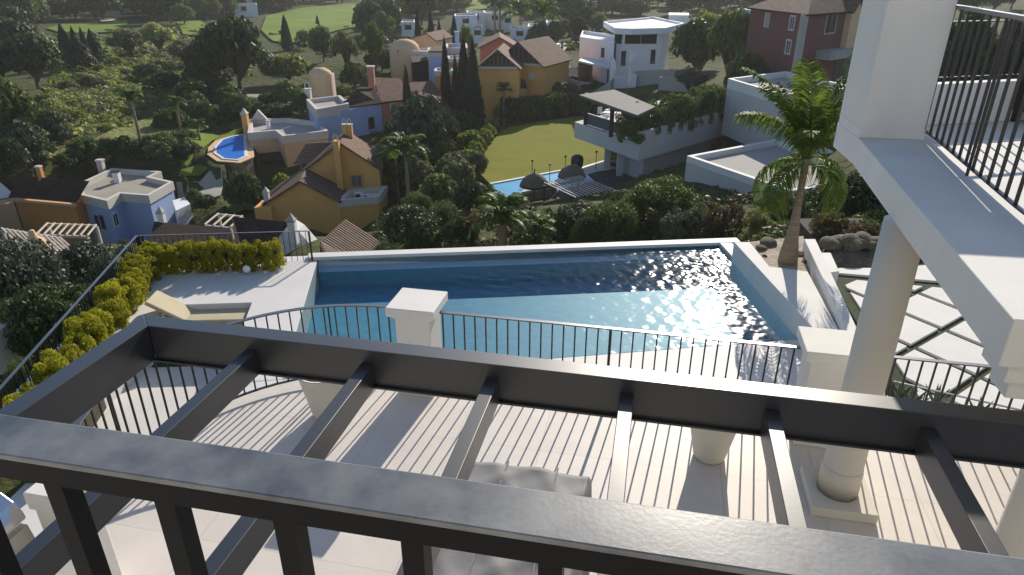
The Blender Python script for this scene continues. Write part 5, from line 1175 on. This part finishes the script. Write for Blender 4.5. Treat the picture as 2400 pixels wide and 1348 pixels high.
far('far white villa behind the white modern house', [(1366,8,1420,0,0)], 230)
# car and walkers on the road
p = hit(1284,130); t = thing('parked_van', p, 'white and dark van parked at the bend of the road', 'van', None, R(70)); MB().box(-.9,-2.1,.35,.9,2.1,1.05).build('body','car_dark',t,bevel=.1); MB().box(-.85,-1.9,1.05,.85,1.2,1.9).build('cab','frame',t,bevel=.12); MB().box(-.87,-1.2,1.2,.87,.9,1.7).build('windows','glass',t)
for x in (-.85,.85):
    for y in (-1.3,1.3): MB().tube([(x-.1,y,.33),(x+.1,y,.33)],.33,14).build('wheel','dark',t)
for i,(x,y) in enumerate(((1317,120),(1316,131))):
    p = hit(x,y); t = thing('person', p, ('person in dark clothes walking up the road, farther one','person in dark clothes walking up the road, nearer one')[i], 'person')
    b = MB(); b.tube([(-.1,0,.0),(-.1,.05,.45),(-.08,0,.88),(0,0,.95)],[.06,.075,.09,.15],8); b.tube([(.12,.15,.0),(.1,.08,.45),(.08,0,.88)],[.06,.075,.09],8); b.tube([(0,0,.9),(0,0,1.15),(0,0,1.42),(0,0,1.5)],[.16,.15,.19,.07],10)
    for s in (-1,1): b.tube([(s*.2,0,1.42),(s*.25,.05*s,1.12),(s*.24,-.08*s,.85)],[.055,.045,.035],6)
    bd = b.build('body','cloth',t,True); hd = MB(); hd.lathe([(0,1.48),(.07,1.5),(.1,1.6),(.1,1.68),(.07,1.76),(0,1.78)],12); hd.build('head','skin',t,True)
# ------------------------------------------------------------------ trees, shrubs, ground cover
T = tree
# valley floor, left
T(-40,165,108,340,'dome','leaf_mid','rounded bright-rimmed tree at the left edge beside the white path')
T(20,80,165,215,'round','leaf_dark','big dark round tree left of the dark cypress row')
T(-30,40,110,150,'round','leaf_dark','dark tree at the upper left edge')
T(-60,100,60,215,'round','leaf_dark','shaded tree at the left edge above the bright-rimmed tree')
for i,(x0,y0,x1,y1) in enumerate(((148,57,184,160),(178,64,202,158),(200,66,224,165),(212,70,250,160),(160,90,232,170))):
    T(x0,y0,x1,y1,'cypress','leaf_cypress','dark conifer in the cypress row below the small lawn, %s from the left' % ORD[(0,2,3,4,1)[i]],group='dark conifers below the small lawn')
T(258,60,352,140,'loose','leaf_olive','large olive-brown tree right of the small lawn'); T(330,42,428,135,'loose','leaf_pale','large olive-brown tree, the taller one right of the small lawn')
T(395,85,480,165,'loose','leaf_olive','olive-coloured tree left of the huge dark tree')
T(478,38,655,225,'round','leaf_dark','huge dark round tree at the edge of the golf lawn')
T(440,95,530,215,'round','leaf_brown','brownish bushy tree against the left side of the huge dark tree')
T(618,118,742,205,'dome','leaf_lime','sunlit green tree in front of the single cypress'); T(725,60,795,150,'round','leaf_mid','green tree at the near edge of the golf lawn'); T(690,70,742,110,'round','leaf_lime','lime green tree right of the single cypress')
T(780,58,850,180,'loose','leaf_olive','airy grey-green tree below the golf lawn'); T(850,40,915,190,'loose','leaf_mid','tall airy tree at the right end of the golf lawn')
T(660,38,690,120,'cypress','leaf_cypress','single dark column cypress before the golf lawn',trunk=0.02)
T(795,140,875,215,'dome','leaf_mid','glossy green tree above the blue house with hipped roof')
T(740,36,750,60,'cypress','leaf_cypress','tiny pointed conifer on the golf lawn',trunk=0.02); T(835,26,850,75,'cypress','leaf_cypress','thin pointed conifer at the right of the golf lawn',trunk=0.02)
for i,(x0,y0,x1,y1,r) in enumerate(((942,160,974,285,80),(1030,95,1063,240,84),(1056,135,1086,295,80),(1068,92,1114,305,80),(1090,98,1134,300,80),(1072,135,1142,305,79))):
    T(x0,y0,x1,y1,'cypress','leaf_cypress',('pointed dark cypress in front of the terracotta roofs','slim tall cypress before the blue terraced house','narrow cypress at the left of the big clump','tallest cypress of the big clump by the orange house','second tallest cypress of the big clump','broad cypress at the foot of the big clump')[i],r=r,trunk=0.02,back=0)
for i,(x0,y0,x1,y1) in enumerate(((968,28,992,88),(998,28,1024,92),(1020,48,1040,92),(1052,38,1078,92))):
    T(x0,y0,x1,y1,'cypress','leaf_cypress','distant dark cypress behind the beige house, %s from the left' % ORD[i],r=125,trunk=0.02,back=0,group='distant cypresses behind the beige house')
T(1072,50,1112,90,'dome','leaf_lime','bright green shrub tree right of the distant cypresses',r=120)
T(905,205,1085,372,'loose','leaf_grey','feathery grey-green tree in the middle of the hillside',r=66); T(950,220,1060,360,'finewisp','leaf_grey','soft needled tree inside the feathery hillside tree',r=67)
T(1065,270,1110,330,'round','leaf_dark','dark shrub under the cypress clump')
# hillside
for i,(x0,y0,x1,y1,k,m) in enumerate(((1000,320,1090,400,'dome','leaf_mid'),(1060,300,1140,370,'dome','leaf_lime'),(1090,350,1150,410,'dome','leaf_olive'),(1035,370,1120,440,'dome','leaf_olive'),(900,350,1010,470,'loose','leaf_olive'),(980,400,1080,490,'dome','leaf_mid'),(1060,420,1140,520,'round','leaf_dark'),(930,440,1030,540,'finedome','leaf_mid'),(880,480,1060,600,'fine','leaf_dark'),(1030,500,1130,590,'finedome','leaf_dark'),(1000,470,1080,560,'fine','leaf_olive'),(885,400,940,470,'dome','leaf_lime'),(870,560,960,620,'finedome','leaf_mid'),(1080,490,1130,580,'finewisp','leaf_brown'))):
    T(x0,y0,x1,y1,k,m,'hillside shrub, '+('upper left of the bright hedge','bright green one next to the lawn','at the lawn corner','olive one below the bright hedge','loose olive one behind the tall palms','mid green one in the centre','dark one left of the villa pool','mid green one above the big dark shrub','biggest dark one behind the pool coping','dark one left of the short palms','olive one between the two dark shrubs','lime one beside the orange house corner','low one at the slatted roof','rust brown one left of the short palms')[i],cat='shrub',trunk=0.04,name='shrub')
# behind the pool, right
for i,(x0,y0,x1,y1,k,m,r) in enumerate(((1440,405,1640,575,'finedome','leaf_mid',34),(1360,470,1500,575,'fine','leaf_mid',31),(1280,470,1440,565,'finedome','leaf_dark',33),(1405,440,1500,520,'finedome','leaf_dark',38),(1620,470,1745,575,'finewisp','leaf_brown',28),(1725,480,1830,585,'finewisp','leaf_olive',26),(1870,400,2075,590,'fine','leaf_dark',26),(1760,440,1900,560,'finewisp','leaf_dark',30),(1330,500,1420,580,'fine','leaf_dark',30),(1540,480,1660,580,'finewisp','leaf_grey',28),(1960,530,2080,625,'finedome','leaf_olive',20))):
    T(x0,y0,x1,y1,k,m,('broad sunlit green shrub behind the far pool corner','green shrub left of the broad sunlit one','clipped dark hedge below the slatted pergola','dark shrub at the foot of the villa patio','rust brown bush behind the sparkling end of the pool','olive bush left of the big palm','dark tree mass right of the big palm','thin dark bush behind the palm trunk','shaded shrub behind the middle of the pool','grey bush above the far pool corner','low olive shrub on the stone bank')[i],r=r,cat='shrub',trunk=0.03,name='shrub',back=0.2)
# upper right
T(1560,40,1690,225,'round','leaf_dark','big dark tree right of the white modern house',r=92,back=0.3); T(1640,20,1760,215,'round','leaf_mid','big tree with yellow-green top left of the brick house',r=86,back=0.2); T(1600,15,1700,120,'dome','leaf_lime','sunlit tree top behind the big dark tree',r=105)
T(1690,110,1800,215,'dome','leaf_dark','dark shrub tree at the foot of the brick house',r=74); T(1570,150,1660,215,'loose','leaf_grey','flowering pale shrub below the white modern house',r=80); T(1790,165,1900,215,'dome','leaf_dark','dark hedge in front of the brick house',r=70)
T(1950,60,2090,330,'round','leaf_dark','dark shaded tree behind the wing pillar',r=60); T(2150,10,2300,240,'round','leaf_dark','dark tree behind the wing balcony bars, left one',r=48); T(2270,40,2440,260,'round','leaf_dark','dark tree behind the wing balcony bars, right one',r=44); T(2330,-30,2500,120,'loose','leaf_olive','olive tree above the wing handrail at the right edge',r=60); T(2030,180,2200,330,'dome','leaf_dark','dark bush below the wing balcony trees',r=40)
T(1286,190,1345,225,'dome','leaf_dark','clipped dark shrub beside the road bend'); T(1322,196,1362,228,'dome','leaf_mid','round green shrub by the driveway'); T(1150,240,1190,285,'dome','leaf_yellow','yellow-green shrub at the foot of the slim palm')
for i in range(11):
    f = i/10; x = 1192+175*f; p = at(x, 286-17*f, LAWN_Z); p += Vector((0,1.2,0))
    plant_at(p, 1.0, 2.5, 'box', 'leaf_mid' if i % 2 else 'leaf_dark', 'hedge plant along the far edge of the villa lawn, %s from the left' % ORD[i], 'shrub', 'hedge along the far edge of the lawn', 0.02, name='hedge_shrub')
for i in range(8):
    f = i/7; x = 1172-50*f; p = at(x, 312+75*f, LAWN_Z); p.x -= 0.9
    plant_at(p, 0.95, 1.6, 'dome', 'leaf_lime' if i % 3 else 'leaf_mid', 'rounded shrub along the left edge of the villa lawn, %s from the far end' % ORD[i], 'shrub', 'shrubs along the left edge of the lawn', 0.02, name='shrub')
# left foreground slope
T(-60,545,215,840,'fine','leaf_grey','big grey-green olive tree outside the deck fence, left',r=27,back=0.1); T(120,560,330,800,'fine','leaf_grey','big grey-green olive tree outside the deck fence, right',r=29,back=0.1); T(-20,700,160,900,'fine','leaf_dark','dark shrub in the shade under the olive trees',r=21,back=0); T(200,570,330,680,'finedome','leaf_grey','white flowering shrub at the fence corner',r=26,back=0); T(250,580,318,612,'finedome','leaf_blossom','white blossoms on the shrub at the fence corner',r=25.5,cat='shrub'); T(10,815,110,905,'finedome','leaf_mid','white dotted shrub beside the gate pillar',r=16.5,back=0); T(60,640,300,900,'fine','leaf_dark','dark shrub filling the slope below the deck fence',r=19,back=0)
T(520,400,600,480,'dome','leaf_lime','lime green tree left of the front orange house'); T(530,395,630,500,'round','leaf_dark','dark tree in front of the peach house'); T(625,395,690,430,'dome','leaf_lime','flowering shrub between the peach and orange houses',r=62); T(440,440,482,488,'dome','leaf_mid','small bushy tree on the forecourt'); T(455,455,515,505,'round','leaf_dark','dark round shrub on the forecourt'); T(420,490,470,525,'dome','leaf_mid','green bush beside the blue house'); T(535,470,605,512,'dome','leaf_olive','low creeper over the wall behind the trellis')
T(405,330,485,400,'round','leaf_dark','dark tree at the left of the kidney pool'); T(395,300,470,345,'dome','leaf_mid','white dotted garden shrub beyond the kidney pool lawn'); T(600,240,690,290,'round','leaf_dark','dark tree behind the peach house'); T(640,180,720,260,'dome','leaf_mid','leafy tree left of the round tower'); T(690,215,735,290,'round','leaf_dark','dark tree beside the white arch chimney'); T(770,195,830,240,'loose','leaf_mid','airy tree right of the round tower'); T(560,225,620,260,'dome','leaf_olive','low olive shrub by the small dirt track')
WD = lambda *a, **k: wood(*a, **k)
WD([(0,0),(620,0),(540,40),(430,60),(300,45),(120,55),(0,90)], 110, 5, 9, [('round','leaf_dark'),('round','leaf_mid'),('loose','leaf_olive'),('round','leaf_dark')], 'tree of the mixed wood along the top left edge', 'mixed wood along the top left edge', asp=0.6, trunk=0.02, seed=2)
WD([(620,0),(1100,-10),(1090,30),(940,40),(890,8),(700,18),(615,38)], 60, 6, 12, [('round','leaf_dark'),('loose','leaf_olive'),('round','leaf_dark')], 'tree of the wood beyond the golf lawn', 'wood beyond the golf lawn', asp=0.55, trunk=0.02, seed=3)
WD([(880,40),(1060,30),(1060,80),(930,90),(900,140),(870,120)], 12, 7, 12, [('round','leaf_dark'),('round','leaf_dark'),('loose','leaf_mid')], 'tall dark tree in the group behind the beige house', 'dark trees behind the beige house', seed=4)
WD([(1140,0),(1800,-10),(1780,20),(1600,40),(1420,42),(1300,60),(1150,25)], 95, 4, 9, [('round','leaf_dark'),('dome','leaf_mid'),('loose','leaf_grey'),('round','leaf_mid')], 'tree of the wood behind the white modern house', 'wood behind the white modern house', asp=0.6, trunk=0.02, seed=5)
WD([(1250,60),(1400,45),(1420,75),(1370,95),(1340,105),(1280,115),(1230,105)], 26, 2, 5, [('round','leaf_dark'),('dome','leaf_mid'),('dome','leaf_olive')], 'garden tree beside the upper end of the road', 'garden trees beside the upper road', seed=6)
WD([(1800,-40),(2100,-40),(2400,-40),(2400,60),(2060,60),(2030,10)], 24, 7, 12, [('round','leaf_dark'),('loose','leaf_olive')], 'tree of the dark wood at the upper right corner', 'dark wood at the upper right corner', seed=7)
WD([(140,150),(260,140),(430,160),(480,220),(330,240),(300,300),(120,330),(110,250)], 26, 1.0, 2.0, [('dome','leaf_olive'),('dome','leaf_pale'),('dome','leaf_pale'),('dome','leaf_lime')], 'pale green bush of the sunlit thicket on the left slope', 'sunlit thicket on the left slope', asp=0.85, cat='bush', name='bush', trunk=0.02, seed=8)
WD([(0,330),(130,290),(160,340),(60,400),(0,405)], 7, 1.6, 2.8, [('dome','leaf_dark'),('dome','leaf_mid'),('dome','leaf_grey')], 'dark bush below the thicket at the left edge', 'dark bushes at the left edge', asp=0.7, cat='bush', name='bush', trunk=0.03, seed=9)
WD([(60,408),(200,392),(330,350),(400,340),(410,400),(390,430),(260,390),(150,418)], 13, 1.2, 2.4, [('dome','leaf_dark'),('round','leaf_dark'),('dome','leaf_mid')], 'bush of the dark strip behind the blue and orange houses', 'dark bushes behind the blue house', asp=0.7, cat='bush', name='bush', trunk=0.03, seed=10)
WD([(330,180),(480,190),(640,215),(640,240),(470,250),(360,235)], 9, 1.8, 3.2, [('round','leaf_dark'),('round','leaf_dark')], 'dark bush in the shade at the foot of the huge tree', 'shaded bushes under the huge dark tree', asp=0.8, cat='bush', name='bush', trunk=0.03, seed=11)
WD([(860,285),(1010,300),(1120,330),(1110,430),(980,470),(890,420)], 14, 1.8, 3.2, [('dome','leaf_dark'),('dome','leaf_olive'),('round','leaf_dark')], 'low bush filling the hillside below the feathery tree', 'low bushes of the middle hillside', asp=0.8, cat='bush', name='bush', trunk=0.03, seed=12)
WD([(900,100),(1000,150),(1000,190),(880,200),(860,160)], 8, 2.5, 4, [('round','leaf_dark'),('dome','leaf_olive')], 'bush of the garden between the beige and terracotta houses', 'garden bushes above the terracotta roofs', asp=0.7, cat='bush', name='bush', trunk=0.03, seed=13)
WD([(370,270),(560,240),(700,255),(690,270),(600,270),(480,300),(420,330)], 14, 1.5, 3, [('dome','leaf_dark'),('dome','leaf_mid'),('dome','leaf_olive')], 'garden bush beyond the kidney pool', 'garden bushes beyond the kidney pool', asp=0.7, cat='bush', name='bush', trunk=0.03, seed=14)
# ground cover
scrub('thicket', [(140,150),(260,140),(430,160),(480,220),(330,240),(300,300),(120,330),(110,250)], 1300, 0.4, 1.2, ['leaf_pale','leaf_pale','leaf_lime','leaf_olive'], 41, 'pale fine-leaved thicket covering the sunlit left slope', 0.6, 0.12, 60)
scrub('thicket', [(60,402),(215,338),(360,282),(560,252),(600,262),(440,318),(300,372),(120,408)], 300, 0.2, 0.5, ['leaf_olive','leaf_pale'], 42, 'low olive tufts on the bank above the blue house', 0.4, 0.13, 40)
scrub('scrub', [(0,90),(480,60),(620,110),(600,180),(400,170),(150,140),(0,160)], 420, 0.5, 1.3, ['leaf_olive','leaf_mid','leaf_pale'], 31, 'low scrub covering the far left slope', 0.7)
scrub('scrub', [(0,330),(110,290),(60,400),(0,425)], 120, 0.3, 0.8, ['leaf_olive','leaf_mid'], 37, 'low scrub at the left edge', 0.7)
scrub('scrub', [(860,285),(1140,300),(1120,420),(1080,600),(880,620),(890,450)], 420, 0.25, 0.7, ['leaf_dark','leaf_mid','leaf_olive'], 32, 'low scrub under the shrubs of the middle hillside', 0.8, 0.14)
scrub('scrub', [(1100,470),(1300,500),(1650,440),(1760,440),(2060,480),(2060,600),(1300,590),(1090,600)], 420, 0.2, 0.55, ['leaf_dark','leaf_mid','leaf_brown'], 33, 'low scrub just beyond the pool coping', 0.8, 0.14)
scrub('scrub', [(0,560),(300,560),(340,640),(200,780),(0,900)], 300, 0.2, 0.5, ['leaf_dark','leaf_grey'], 34, 'low scrub under the olive trees', 0.8, 0.14)
scrub('scrub', [(620,80),(900,60),(1100,60),(1420,60),(1600,120),(1300,120),(900,140),(700,130)], 260, 0.4, 1.2, ['leaf_dark','leaf_mid','leaf_olive'], 35, 'low scrub between the trees beyond the houses', 0.8)
scrub('scrub', [(1930,592),(2080,585),(2080,615),(1950,612)], 60, 0.08, 0.22, ['leaf_olive','leaf_brown'], 36, 'dry plants on the stone bank', 0.8, 0.2)

for i,(x0,y0,x1,y1,m) in enumerate(((1985,470,2110,600,'leaf_dark'),(1930,500,2020,596,'leaf_dark'),(1900,520,1960,590,'leaf_olive'))):
    T(x0,y0,x1,y1,'fine',m,('dark bush behind the dry stone bank under the wing','dark bush at the left end of the dry stone bank','small olive bush just right of the palm trunk')[i],r=19.5+i*0.4,cat='shrub',trunk=0.02,name='shrub',back=0.1)


# ------------------------------------------------------------------ thin haze in the valley air (closed box, sky outside it)
hz = bpy.data.materials.new('haze'); hz.use_nodes = True; hn = hz.node_tree.nodes; hn.clear()
ho = hn.new('ShaderNodeOutputMaterial'); hv = hn.new('ShaderNodeVolumePrincipled'); hv.inputs['Density'].default_value = 0.0003; hv.inputs['Color'].default_value = (0.9, 0.9, 0.88, 1); hv.inputs['Anisotropy'].default_value = 0.3
hz.node_tree.links.new(hv.outputs[0], ho.inputs['Volume']); MATS['haze'] = hz
b = MB(); b.box(-1015,-1015,min(-27, float(ZG.min())-1.5),1015,1015,13); o = b.build('haze', 'haze'); o['kind'] = 'stuff'; o['label'] = 'thin pale haze in the valley air'
